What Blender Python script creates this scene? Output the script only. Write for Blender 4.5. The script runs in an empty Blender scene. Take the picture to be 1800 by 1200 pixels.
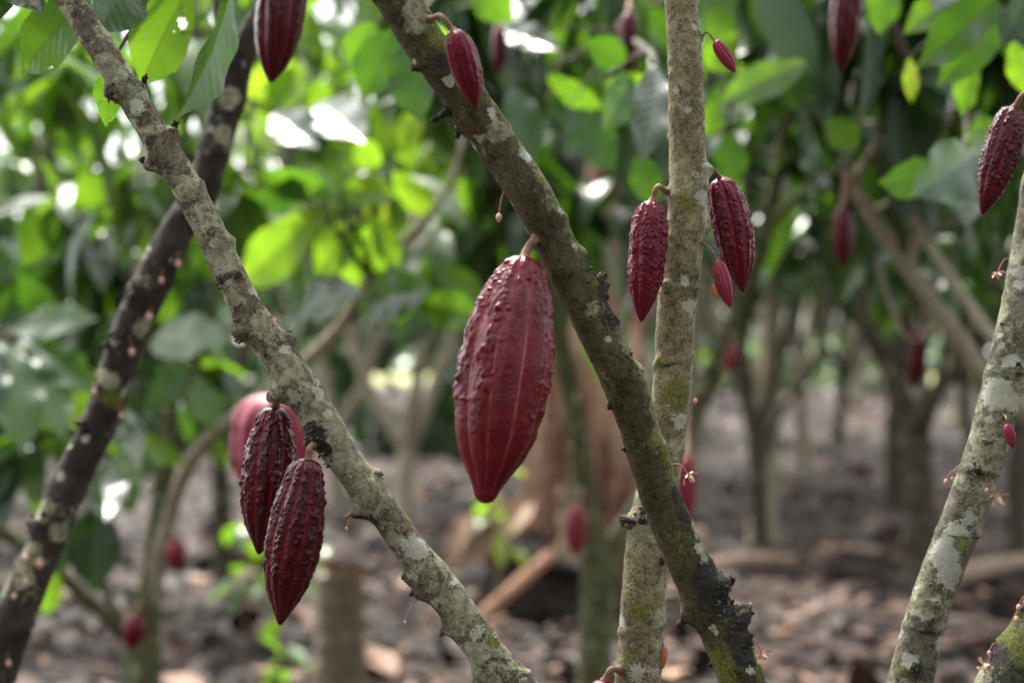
import bpy, math, random
import numpy as np
from mathutils import Vector, noise as mnoise

S = bpy.context.scene
COL = S.collection
rng = np.random.default_rng(11)
random.seed(5)

# ------------------------------------------------------------------ camera
F = 3500.0            # focal length in photograph pixels (70 mm on 36 mm, 1800 px)
CAMZ = 1.35
HOR = 620.0
def P(x, y, d):
    return np.array([(x - 900.0) / F * d, d, CAMZ + (HOR - y) / F * d])
def proj(v):
    d = np.maximum(v[:, 1], 1e-3)
    return np.stack([900 + v[:, 0] / d * F, HOR - (v[:, 2] - CAMZ) / d * F], 1)

cam = bpy.data.cameras.new('camera')
cam.lens = 70; cam.sensor_width = 36
cam.shift_y = 20.0 / 1800.0
cam.clip_start = 0.05; cam.clip_end = 900
cam.dof.use_dof = True
cam.dof.focus_distance = 2.01
cam.dof.aperture_fstop = 3.6
cam.dof.aperture_blades = 0
co = bpy.data.objects.new('camera', cam)
co.location = (0, 0, CAMZ); co.rotation_euler = (math.radians(90), 0, 0)
COL.objects.link(co); S.camera = co

# ------------------------------------------------------------------ world
SUN_EL, SUN_AZ = math.radians(58), math.radians(-28)      # azimuth from +Y, clockwise
sv = Vector((math.sin(SUN_AZ) * math.cos(SUN_EL), math.cos(SUN_AZ) * math.cos(SUN_EL), math.sin(SUN_EL)))
w = bpy.data.worlds.new('World'); S.world = w; w.use_nodes = True
nt = w.node_tree
bg = nt.nodes['Background']
sky = nt.nodes.new('ShaderNodeTexSky'); sky.sky_type = 'NISHITA'; sky.sun_disc = False
sky.sun_elevation = SUN_EL; sky.sun_rotation = SUN_AZ
sky.air_density = 1.0; sky.dust_density = 4.0; sky.ozone_density = 0.6
hs = nt.nodes.new('ShaderNodeHueSaturation'); hs.inputs['Saturation'].default_value = .2
nt.links.new(sky.outputs[0], hs.inputs['Color']); nt.links.new(hs.outputs[0], bg.inputs[0]); bg.inputs[1].default_value = 0.15
sl = bpy.data.lights.new('sun', 'SUN'); sl.energy = 2.4; sl.angle = math.radians(7); sl.color = (1, .95, .86)
so = bpy.data.objects.new('sun', sl); COL.objects.link(so)
so.rotation_euler = (-sv).to_track_quat('-Z', 'Y').to_euler()
so.location = (0, 0, 20)
S.view_settings.view_transform = 'Standard'; S.view_settings.look = 'None'
S.view_settings.exposure = 2.02; S.view_settings.gamma = 1

# ------------------------------------------------------------------ object helpers
def mk(name, V, Fq, mat, parent=None, loc=None, attrs=None, uv=None, smooth=True, tris=None):
    """one mesh object from numpy arrays; V in world space, loc = parent's location"""
    V = np.asarray(V, dtype=np.float32)
    if loc is None:
        loc = np.array(parent.location) if parent is not None and parent.parent is None else np.zeros(3)
    V = V - np.asarray(loc, dtype=np.float32)
    me = bpy.data.meshes.new(name)
    Fq = np.asarray(Fq, dtype=np.int32)
    n = Fq.shape[1]
    me.vertices.add(len(V)); me.vertices.foreach_set('co', V.ravel())
    me.loops.add(Fq.size); me.loops.foreach_set('vertex_index', Fq.ravel())
    me.polygons.add(len(Fq))
    me.polygons.foreach_set('loop_start', np.arange(0, Fq.size, n, dtype=np.int32))
    me.polygons.foreach_set('use_smooth', np.full(len(Fq), smooth))
    if attrs:
        for k, a in attrs.items():
            at = me.attributes.new(k, 'FLOAT', 'POINT')
            at.data.foreach_set('value', np.asarray(a, dtype=np.float32).ravel())
    if uv is not None:
        ul = me.uv_layers.new(name='UVMap')
        ul.data.foreach_set('uv', np.asarray(uv, dtype=np.float32)[Fq.ravel()].ravel())
    me.update(calc_edges=True); me.validate()
    me.materials.append(mat)
    o = bpy.data.objects.new(name, me); COL.objects.link(o)
    if parent is not None: o.parent = parent
    return o

def tag(o, label=None, cat=None, group=None, kind=None):
    if label: o['label'] = label
    if cat: o['category'] = cat
    if group: o['group'] = group
    if kind: o['kind'] = kind
    return o

def thing(name, label, cat, loc, group=None):
    o = bpy.data.objects.new(name, None); COL.objects.link(o)
    o.empty_display_size = .05
    o.location = tuple(float(a) for a in loc)
    return tag(o, label, cat, group)

class Geo:
    """collects quads of several shapes into ONE mesh"""
    def __init__(s): s.V = []; s.F = []; s.n = 0; s.A = {}; s.U = []
    def add(s, V, Fq, attrs=None, uv=None):
        s.V.append(np.asarray(V)); s.F.append(np.asarray(Fq) + s.n); s.n += len(V)
        for k, a in (attrs or {}).items(): s.A.setdefault(k, []).append(np.asarray(a).ravel())
        if uv is not None: s.U.append(uv)
    def build(s, name, mat, parent=None, **k):
        at = {k_: np.concatenate(a) for k_, a in s.A.items()}
        return mk(name, np.concatenate(s.V), np.concatenate(s.F), mat, parent, attrs=at or None,
                  uv=np.concatenate(s.U) if s.U else None, **k)

def catmull(pts, step):
    """pts (N,k): smooth curve through all rows, resampled about every step metres"""
    pts = np.asarray(pts, float)
    out = []
    n = len(pts)
    for i in range(n - 1):
        p0 = pts[max(i - 1, 0)]; p1 = pts[i]; p2 = pts[i + 1]; p3 = pts[min(i + 2, n - 1)]
        L = np.linalg.norm(p2[:3] - p1[:3]); m = max(2, int(L / step))
        t = np.linspace(0, 1, m, endpoint=False)[:, None]
        out.append(.5 * ((2 * p1) + (-p0 + p2) * t + (2 * p0 - 5 * p1 + 4 * p2 - p3) * t ** 2 + (-p0 + 3 * p1 - 3 * p2 + p3) * t ** 3))
    out.append(pts[-1:])
    return np.concatenate(out)

def frames(c):
    T = np.gradient(c, axis=0); T /= np.linalg.norm(T, axis=1, keepdims=True) + 1e-12
    m = T.mean(0)
    ref = np.array([1., 0, 0]) if abs(m[0]) < .88 * np.linalg.norm(m) + 1e-9 else np.array([0, 0, 1.])
    R = ref - (T @ ref)[:, None] * T; R /= np.linalg.norm(R, axis=1, keepdims=True) + 1e-12
    Fv = np.cross(T, R)
    if Fv[:, 1].mean() > 0: Fv = -Fv
    return T, R, Fv

def quadgrid(nr, ns, closed=True):
    i = np.arange(nr - 1)[:, None]; j = np.arange(ns if closed else ns - 1)[None, :]
    j2 = (j + 1) % ns
    return np.stack([i * ns + j, i * ns + j2, (i + 1) * ns + j2, (i + 1) * ns + j], -1).reshape(-1, 4)

def tube(pts, ns=10, step=.03, rough=0.0, seed=0):
    """pts rows x,y,z,r (metres)"""
    q = catmull(pts, step)
    c, r = q[:, :3], np.maximum(q[:, 3], 3e-4)
    T, R, Fv = frames(c)
    a = np.linspace(0, 2 * np.pi, ns, endpoint=False)
    rr = np.repeat(r[:, None], ns, 1)
    if rough:
        g = np.random.default_rng(abs(int(seed)))
        rr = rr * (1 + rough * g.normal(size=rr.shape) * .5 + rough * g.normal(size=(len(r), 1)))
    V = c[:, None, :] + rr[..., None] * (np.cos(a)[None, :, None] * R[:, None, :] + np.sin(a)[None, :, None] * Fv[:, None, :])
    V = V.reshape(-1, 3)
    Fq = quadgrid(len(c), ns)
    n0 = len(V)                       # close both ends with a fan of degenerate-free quads
    V = np.concatenate([V, c[:1], c[-1:]])
    k = np.arange(0, ns - 1, 2)
    cap0 = np.stack([np.full(len(k), n0), k, k + 1, (k + 2) % ns], 1)
    b = (len(c) - 1) * ns
    cap1 = np.stack([np.full(len(k), n0 + 1), b + (k + 2) % ns, b + k + 1, b + k], 1)
    if ns % 2 == 0: Fq = np.concatenate([Fq, cap0, cap1])
    return V, Fq

# ------------------------------------------------------------------ materials
def newmat(name):
    m = bpy.data.materials.new(name); m.use_nodes = True
    t = m.node_tree; b = t.nodes['Principled BSDF']
    return m, t, b
def nd(t, typ, **kw):
    n = t.nodes.new(typ)
    for k, v in kw.items():
        if k.startswith('i_'):
            key = k[2:]
            key = int(key) if key.isdigit() else key.replace('_', ' ')
            n.inputs[key].default_value = v
        else: setattr(n, k, v)
    return n
def ramp(t, fac, stops):
    r = t.nodes.new('ShaderNodeValToRGB')
    e = r.color_ramp.elements
    while len(e) < len(stops): e.new(0.5)
    for el, (p, c) in zip(e, stops): el.position = p; el.color = (*c, 1) if len(c) == 3 else c
    t.links.new(fac, r.inputs[0]); return r.outputs[0]
def mixc(t, fac, a, b):
    n = t.nodes.new('ShaderNodeMix'); n.data_type = 'RGBA'
    for s_, v in ((0, fac), (6, a), (7, b)):
        if isinstance(v, (tuple, float, int)):
            n.inputs[s_].default_value = (*v, 1) if isinstance(v, tuple) else v
        else: t.links.new(v, n.inputs[s_])
    return n.outputs[2]
def math_(t, op, a, b=None, c=None, clamp=False):
    n = t.nodes.new('ShaderNodeMath'); n.operation = op; n.use_clamp = clamp
    for i, v in enumerate((a, b, c)):
        if v is None: continue
        if isinstance(v, (int, float)): n.inputs[i].default_value = v
        else: t.links.new(v, n.inputs[i])
    return n.outputs[0]
def step_(t, v, lo, hi):
    n = t.nodes.new('ShaderNodeMapRange'); n.interpolation_type = 'SMOOTHSTEP'
    t.links.new(v, n.inputs[0]); n.inputs[1].default_value = lo; n.inputs[2].default_value = hi
    return n.outputs[0]
def noise_(t, vec, scale, detail=4, rough=.55, dist=0.):
    n = nd(t, 'ShaderNodeTexNoise'); n.inputs['Scale'].default_value = scale
    n.inputs['Detail'].default_value = detail; n.inputs['Roughness'].default_value = rough; n.inputs['Distortion'].default_value = dist
    t.links.new(vec, n.inputs['Vector']); return n.outputs['Fac']
def attr_(t, name):
    n = nd(t, 'ShaderNodeAttribute', attribute_name=name); return n.outputs['Fac']

def bark(name, dark, light, lichen_lo=.55, white_r=.10, moss_k=0., seed=0., bump=.5, wsc=30.):
    m, t, b = newmat(name)
    tc = nd(t, 'ShaderNodeTexCoord'); mp = nd(t, 'ShaderNodeMapping')
    mp.inputs['Location'].default_value = (seed, seed * 1.7, seed * .3)
    t.links.new(tc.outputs['Object'], mp.inputs[0]); v = mp.outputs[0]
    n1 = noise_(t, v, 22, 8, .65); n2 = noise_(t, v, 120, 6, .72); n3 = noise_(t, v, 17, 6, .66, .6); n4 = noise_(t, v, 480, 4, .75)
    n5 = noise_(t, v, 38, 3, .55, .3)
    base = ramp(t, n1, [(.32, dark), (.5, tuple((a + c) / 2 for a, c in zip(dark, light))), (.66, light)])
    sp = ramp(t, math_(t, 'ADD', math_(t, 'MULTIPLY', n2, .6), math_(t, 'MULTIPLY', n4, .4)), [(.40, (.22, .20, .18)), (.475, (.72, .71, .69)), (.53, (1, 1, 1)), (.62, (1.3, 1.27, 1.2))])
    mul = nd(t, 'ShaderNodeMix', data_type='RGBA', blend_type='MULTIPLY'); mul.inputs[0].default_value = .95
    t.links.new(base, mul.inputs[6]); t.links.new(sp, mul.inputs[7]); c = mul.outputs[2]
    # grey-green crustose lichen in blotches with ragged borders
    lic = math_(t, 'ADD', n3, math_(t, 'MULTIPLY', n2, .22))
    lic = math_(t, 'ADD', lic, math_(t, 'MULTIPLY', attr_(t, 'lichen'), .5))
    lm = step_(t, math_(t, 'ADD', lic, math_(t, 'MULTIPLY', math_(t, 'SUBTRACT', n4, .5), .12)), lichen_lo + .09, lichen_lo + .17)
    lv = math_(t, 'ADD', math_(t, 'MULTIPLY', n2, .55), math_(t, 'MULTIPLY', n5, .45))
    lcol = ramp(t, lv, [(.33, (.10, .09, .055)), (.43, (.21, .205, .12)), (.52, (.33, .33, .21)), (.66, (.46, .46, .33))])
    gr2 = nd(t, 'ShaderNodeMix', data_type='RGBA', blend_type='MULTIPLY'); gr2.inputs[0].default_value = .45
    t.links.new(lcol, gr2.inputs[6]); t.links.new(sp, gr2.inputs[7]); lcol = gr2.outputs[2]
    c = mixc(t, math_(t, 'MULTIPLY', lm, .85), c, lcol)
    # small round white patches
    vo = nd(t, 'ShaderNodeTexVoronoi'); vo.inputs['Scale'].default_value = wsc; vo.inputs['Randomness'].default_value = 1
    ad = nd(t, 'ShaderNodeVectorMath', operation='ADD')
    nv = nd(t, 'ShaderNodeTexNoise'); nv.inputs['Scale'].default_value = 60; nv.inputs['Detail'].default_value = 4
    t.links.new(v, nv.inputs['Vector'])
    sc = nd(t, 'ShaderNodeVectorMath', operation='SCALE'); sc.inputs['Scale'].default_value = .016
    t.links.new(nv.outputs['Color'], sc.inputs[0]); t.links.new(v, ad.inputs[0]); t.links.new(sc.outputs[0], ad.inputs[1])
    t.links.new(ad.outputs[0], vo.inputs['Vector'])
    vd = math_(t, 'ADD', vo.outputs['Distance'], math_(t, 'MULTIPLY', math_(t, 'SUBTRACT', math_(t, 'ADD', n5, math_(t, 'MULTIPLY', n1, .8)), .9), 1.1))
    wm = math_(t, 'SUBTRACT', 1.0, step_(t, vd, white_r, white_r + .05))
    wa = math_(t, 'ADD', attr_(t, 'white'), math_(t, 'MULTIPLY', math_(t, 'SUBTRACT', math_(t, 'ADD', n2, math_(t, 'MULTIPLY', n4, .5)), .75), 1.3))
    wm = math_(t, 'MAXIMUM', wm, step_(t, wa, .42, .58))
    wcol = ramp(t, n4, [(.3, (.33, .35, .26)), (.6, (.52, .53, .44))])
    c = mixc(t, math_(t, 'MULTIPLY', wm, .85), c, wcol)
    # moss
    ms = math_(t, 'ADD', math_(t, 'MULTIPLY', attr_(t, 'moss'), .75), math_(t, 'MULTIPLY', math_(t, 'ADD', n5, n2), .5))
    mm = step_(t, ms, .74 - moss_k, .98 - moss_k)
    mcol = ramp(t, n4, [(.35, (.040, .048, .008)), (.5, (.125, .14, .020)), (.65, (.26, .28, .045))])
    c = mixc(t, math_(t, 'MULTIPLY', mm, .8), c, mcol)
    # black crusts, and the shade lines under ring scars
    ca = math_(t, 'ADD', attr_(t, 'crust'), math_(t, 'MULTIPLY', math_(t, 'SUBTRACT', math_(t, 'ADD', n5, n2), 1.), 1.1))
    cm = step_(t, ca, .42, .58)
    ccol = ramp(t, n4, [(.35, (.012, .011, .009)), (.55, (.04, .036, .03)), (.75, (.12, .11, .09))])
    c = mixc(t, cm, c, ccol)
    t.links.new(c, b.inputs['Base Color'])
    b.inputs['Roughness'].default_value = .82
    b.inputs['Specular IOR Level'].default_value = .3
    h = math_(t, 'ADD', math_(t, 'MULTIPLY', n2, .8), math_(t, 'MULTIPLY', n4, .35))
    h = math_(t, 'ADD', h, math_(t, 'MULTIPLY', lm, .12)); h = math_(t, 'ADD', h, math_(t, 'MULTIPLY', mm, .3))
    h = math_(t, 'ADD', h, math_(t, 'MULTIPLY', math_(t, 'MULTIPLY', cm, n2), .9))
    bp = nd(t, 'ShaderNodeBump'); bp.inputs['Strength'].default_value = bump * 1.5; bp.inputs['Distance'].default_value = .004
    t.links.new(h, bp.inputs['Height']); t.links.new(bp.outputs[0], b.inputs['Normal'])
    return m

def podmat(name, ridge, furrow, rough=.33):
    m, t, b = newmat(name)
    tc = nd(t, 'ShaderNodeTexCoord'); v = tc.outputs['Object']
    n1 = noise_(t, v, 40, 5, .6); n2 = noise_(t, v, 240, 4, .6); n3 = noise_(t, v, 18, 3, .6)
    fa = attr_(t, 'furrow')
    f = math_(t, 'MULTIPLY', fa, math_(t, 'ADD', .35, math_(t, 'MULTIPLY', n1, .9)), clamp=True)
    rc = ramp(t, n3, [(.32, tuple(a * .72 for a in ridge)), (.66, tuple(a * 1.35 for a in ridge))])
    c = mixc(t, f, rc, furrow)
    c = mixc(t, math_(t, 'MULTIPLY', step_(t, attr_(t, 'seam'), .35, .9), step_(t, n1, .3, .5)), c, (.34, .19, .15))
    # dull brownish scurf, mostly at the blunt ends
    sc = math_(t, 'ADD', attr_(t, 'scurf'), math_(t, 'MULTIPLY', math_(t, 'SUBTRACT', n2, .5), 1.2))
    c = mixc(t, math_(t, 'MULTIPLY', step_(t, sc, .55, .8), .7), c, (.16, .10, .075))
    t.links.new(c, b.inputs['Base Color'])
    r = ramp(t, n1, [(.3, (rough - .08,) * 3), (.7, (rough + .10,) * 3)])
    t.links.new(r, b.inputs['Roughness'])
    b.inputs['Specular IOR Level'].default_value = .28
    bp = nd(t, 'ShaderNodeBump'); bp.inputs['Strength'].default_value = .5; bp.inputs['Distance'].default_value = .0018
    t.links.new(math_(t, 'ADD', n2, n1), bp.inputs['Height']); t.links.new(bp.outputs[0], b.inputs['Normal'])
    return m

def leafmat(name, stops, tstops, rough=.27, trans=.42, spec=.6):
    m, t, b = newmat(name)
    tint = attr_(t, 'tint')
    tc = nd(t, 'ShaderNodeTexCoord')
    sp = nd(t, 'ShaderNodeSeparateXYZ'); t.links.new(tc.outputs['UV'], sp.inputs[0])
    u = math_(t, 'ABSOLUTE', math_(t, 'SUBTRACT', sp.outputs[0], .5)); vv = sp.outputs[1]
    n1 = noise_(t, tc.outputs['Object'], 14, 4, .6); n2 = noise_(t, tc.outputs['Object'], 70, 3, .6)
    ph = math_(t, 'ADD', math_(t, 'SUBTRACT', math_(t, 'MULTIPLY', vv, 10.), math_(t, 'MULTIPLY', u, 5.)), math_(t, 'MULTIPLY', n1, .9))
    saw = math_(t, 'ABSOLUTE', math_(t, 'SUBTRACT', math_(t, 'FRACT', ph), .5))
    vein = math_(t, 'SUBTRACT', 1., step_(t, saw, .02, .10))
    mid = math_(t, 'SUBTRACT', 1., step_(t, u, .008, .03))
    vn = math_(t, 'MAXIMUM', math_(t, 'MULTIPLY', vein, .6), mid)
    tt = math_(t, 'ADD', tint, math_(t, 'MULTIPLY', math_(t, 'SUBTRACT', n1, .5), .30), clamp=True)
    c = ramp(t, tt, stops)
    c = mixc(t, math_(t, 'MULTIPLY', vn, .28), c, (.14, .19, .06))
    spt = step_(t, n2, .70, .76)
    c = mixc(t, math_(t, 'MULTIPLY', spt, .5), c, (.10, .07, .03))
    t.links.new(c, b.inputs['Base Color'])
    b.inputs['Roughness'].default_value = rough; b.inputs['Specular IOR Level'].default_value = spec
    bp = nd(t, 'ShaderNodeBump'); bp.inputs['Strength'].default_value = .3; bp.inputs['Distance'].default_value = .004
    hh = math_(t, 'ADD', math_(t, 'MULTIPLY', saw, .5), math_(t, 'MULTIPLY', n2, .5))
    t.links.new(hh, bp.inputs['Height']); t.links.new(bp.outputs[0], b.inputs['Normal'])
    tr = nd(t, 'ShaderNodeBsdfTranslucent')
    tcx = mixc(t, math_(t, 'MULTIPLY', vn, .5), ramp(t, tt, tstops), (.10, .16, .01))
    t.links.new(tcx, tr.inputs['Color'])
    mx = nd(t, 'ShaderNodeMixShader'); mx.inputs[0].default_value = trans
    t.links.new(b.outputs[0], mx.inputs[1]); t.links.new(tr.outputs[0], mx.inputs[2])
    t.links.new(mx.outputs[0], t.nodes['Material Output'].inputs[0])
    return m

def plain(name, c1, c2, scale=60, rough=.7, spec=.3, bump=.3):
    m, t, b = newmat(name)
    tc = nd(t, 'ShaderNodeTexCoord')
    n1 = noise_(t, tc.outputs['Object'], scale, 6, .65)
    t.links.new(ramp(t, n1, [(.35, c1), (.65, c2)]), b.inputs['Base Color'])
    b.inputs['Roughness'].default_value = rough; b.inputs['Specular IOR Level'].default_value = spec
    bp = nd(t, 'ShaderNodeBump'); bp.inputs['Strength'].default_value = bump; bp.inputs['Distance'].default_value = .003
    t.links.new(n1, bp.inputs['Height']); t.links.new(bp.outputs[0], b.inputs['Normal'])
    return m

LEAF_STOPS = [(0, (.009, .022, .011)), (.35, (.018, .050, .018)), (.6, (.042, .098, .019)), (.82, (.11, .17, .022)), (1, (.30, .27, .03))]
LEAF_T = [(0, (.02, .06, .005)), (.35, (.07, .19, .009)), (.6, (.20, .42, .018)), (.82, (.32, .60, .025)), (1, (.60, .58, .05))]
M_leaf = leafmat('cacao_leaf', LEAF_STOPS, LEAF_T)
M_leaf_far = leafmat('cacao_leaf_far', LEAF_STOPS, LEAF_T, rough=.30, trans=.30)
M_pod = podmat('pod_dark', (.052, .0024, .0062), (.18, .006, .014), .13)
M_pod_big = podmat('pod_ripe', (.105, .0050, .011), (.22, .015, .023), .16)
M_pod_red = podmat('pod_crimson', (.100, .0036, .014), (.20, .009, .024), .14)
M_pod_pink = podmat('pod_pink', (.19, .016, .035), (.27, .034, .055), .42)
M_pod_young = podmat('pod_young', (.20, .018, .040), (.32, .06, .07), .4)
M_stalk = plain('stalk', (.15, .085, .05), (.29, .18, .11), 160)
M_flower = plain('flower', (.62, .36, .24), (.80, .58, .44), 300, .6)
M_bud = plain('bud', (.55, .27, .22), (.72, .45, .38), 200, .6)
M_budo = plain('bud_orange', (.42, .12, .05), (.5, .2, .09), 200, .5)
M_pedicel = plain('pedicel', (.30, .10, .09), (.40, .16, .13), 200, .6)
M_dryleaf = plain('dry_leaf', (.17, .10, .055), (.38, .25, .16), 30, .7)

B1 = bark('bark_lichen', (.060, .047, .034), (.24, .20, .135), .485, .06, .0, 1.3)
B2 = bark('bark_olive', (.045, .038, .017), (.125, .110, .048), .63, .02, .12, 4.1)
B3 = bark('bark_tan', (.16, .132, .068), (.32, .275, .155), .64, .02, .02, 7.7)
B4 = bark('bark_pale', (.09, .08, .055), (.26, .24, .17), .50, .06, .0, 9.2)
B5 = bark('bark_mossy', (.020, .020, .014), (.085, .085, .055), .62, .05, .06, 12.5)
B6 = bark('bark_dark', (.010, .0075, .006), (.065, .050, .036), .60, .02, .0, 15.1)
B7 = bark('bark_far_pale', (.22, .185, .13), (.46, .40, .29), .56, .1, .02, 21., .3)
B8 = bark('bark_far_dark', (.024, .018, .012), (.080, .064, .040), .62, .05, .03, 25., .3)
B9 = bark('bark_far_green', (.05, .055, .022), (.13, .14, .055), .60, .08, .12, 28., .3)

# ------------------------------------------------------------------ foreground trunks
def nz(p, s, o=0.):
    return mnoise.noise(Vector((p[0] * s + o, p[1] * s, p[2] * s)))

class Trunk:
    """cacao stem: px rows (x, y, width px, depth m), continued to the ground and up out of the frame"""
    def __init__(s, label, rows, mat, ground, top, spots=(), knobs=(), rings=(), cat='tree', seed=1, lump=.05, bias=None, crown_n=60, group='lichen covered cacao stems in the foreground'):
        pts = [[*P(x, y, d), wpx / F * d / 2] for x, y, wpx, d in rows]
        up = [list(r) for r in top]; dn = [list(r) for r in ground]
        pts = up + pts + dn
        base = np.array(dn[-1][:3]); base[2] = 0
        s.root = thing('cacao_tree', label, cat, base, group)
        q = catmull(pts, .0032)
        # evenly space
        c, r = q[:, :3], q[:, 3]
        T, R, Fv = frames(c)
        ns = 56
        a = np.linspace(0, 2 * np.pi, ns, endpoint=False)
        N = np.cos(a)[None, :, None] * R[:, None] + np.sin(a)[None, :, None] * Fv[:, None]
        V0 = (c[:, None] + r[:, None, None] * N)
        flat = V0.reshape(-1, 3); Nf = N.reshape(-1, 3); rf = np.repeat(r, ns)
        g = np.array([nz(p, 17, seed) * .6 + nz(p, 42, seed * 2) * .42 + nz(p, 110, seed * 3) * .28 + nz(p, 300, seed) * .14 for p in flat])
        disp = rf * lump * 1.5 * g
        Lc = np.concatenate([[0], np.cumsum(np.linalg.norm(np.diff(c, axis=0), axis=1))])
        Lf = np.repeat(Lc, ns)
        px = proj(flat); front = (Nf[:, 1] < .15)
        A = {k: np.zeros(len(flat)) for k in ('lichen', 'white', 'moss', 'crust')}
        if bias is not None:
            for k, fn in bias.items(): A[k] += fn(px, Nf)
        s.flat, s.px, s.N, s.front = flat, px, Nf, front
        for (x, y, rad, kind, amt) in spots:
            i = s.near(x, y)
            d_ = np.linalg.norm(flat - flat[i], axis=1) / (rad / F * flat[i, 1])
            wgt = np.clip(1.25 - d_ * .75, 0, 1)
            A[kind] = np.maximum(A[kind], amt * wgt)
        for (x, y, rad, hgt) in knobs:
            i = s.near(x, y)
            sc = rad / F * flat[i, 1]
            d_ = np.linalg.norm(flat - flat[i], axis=1) / sc
            disp += hgt / F * flat[i, 1] * np.exp(-d_ ** 2 * 1.3) * (1 + .5 * g)
        for (y, hgt) in rings:                       # leaf-scar rings
            i = s.near(np.median(px[np.abs(px[:, 1] - y) < 3][:, 0]), y)
            wob = .003 * np.array([nz(p, 30, 3.) for p in flat])
            dl = (Lf - Lf[i] + wob + .006 * Nf[:, 0]) / .0034
            disp += 1.6 * hgt / F * 2.1 * np.exp(-dl ** 2)
            A['crust'] += .42 * np.exp(-(dl - 1.3) ** 2 * 1.5) * (hgt > 1)  # dark line below the stronger rings paints their shadow
        disp += rf * A['crust'] * .10 * np.array([nz(p, 140, 5) + .4 * nz(p, 330, 6) + .25 for p in flat]) * (A['crust'] > .12)
        disp += rf * A['moss'] * .035 * np.array([nz(p, 230, 5) + .3 for p in flat])
        V = flat + Nf * disp[:, None]
        s.V = V
        Fq = quadgrid(len(c), ns)
        s.trunk = mk('trunk', V, Fq, mat, s.root, attrs=A)
        s.c, s.r, s.mat = c, r, mat
    def near(s, x, y, need_front=True):
        d = (s.px[:, 0] - x) ** 2 + (s.px[:, 1] - y) ** 2 + (0 if not need_front else 1e7 * (~s.front))
        return int(np.argmin(d))
    def at(s, x, y, out=0.):
        i = s.near(x, y); return s.V[i] + s.N[i] * out

def stub(tr, x, y, dx, dy, L, rad, mat, name='twig_stub', ddep=-.3):
    """broken twig standing out of the bark; dx,dy = direction in the picture plane"""
    p = tr.at(x, y, -.004)
    n = np.array([dx, ddep, -dy], float); n /= np.linalg.norm(n)
    d = p[1]; L = L / F * d; rad = rad / F * d
    g = np.random.default_rng(abs(int(x * 7 + y)))
    pts = [[*(p), rad * 1.5], [*(p + n * L * .3), rad * 1.1], [*(p + n * L * .65 + g.normal(size=3) * rad * .3), rad * .95],
           [*(p + n * L + g.normal(size=3) * rad * .4), rad * .75], [*(p + n * L * 1.03), rad * .3]]
    V, Fq = tube(pts, 10, .0016, .16, int(x + y))
    return mk(name, V, Fq, mat, tr.root, attrs={k: np.zeros(len(V)) for k in ('lichen', 'white', 'moss')} | {'crust': np.full(len(V), .1)})

def tuft(tr, pts, mat, name='bark_flake', size=5, n=10, spread=10, seed=0):
    """ragged crumbs of bark and dead flower cushions, one mesh"""
    g = np.random.default_rng(abs(int(seed)))
    for (x, y) in pts:
        G = Geo()
        for k in range(n):
            p = tr.at(x + g.normal() * spread, y + g.normal() * spread)
            i = tr.near(x + g.normal() * spread, y + g.normal() * spread, True); p = tr.V[i]; nn = tr.N[i]
            s_ = size / F * p[1] * g.uniform(.5, 1.3)
            dr = nn + g.normal(size=3) * .7; dr /= np.linalg.norm(dr)
            V, Fq = tube([[*(p - nn * s_ * .4), s_ * .5], [*(p + dr * s_ * .4), s_ * .55], [*(p + dr * s_ * .95 + g.normal(size=3) * s_ * .2), s_ * .35], [*(p + dr * s_ * 1.25), s_ * .1]], 6, s_ * .5, .25, int(g.integers(1e6)))
            G.add(V, Fq, {'lichen': np.zeros(len(V)), 'white': np.zeros(len(V)), 'moss': np.zeros(len(V)), 'crust': np.full(len(V), .38 if name == 'bark_flake' else .0)})
        G.build(name, mat, tr.root)

def W(x, y, d, r): return [*P(x, y, d), r]

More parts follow.
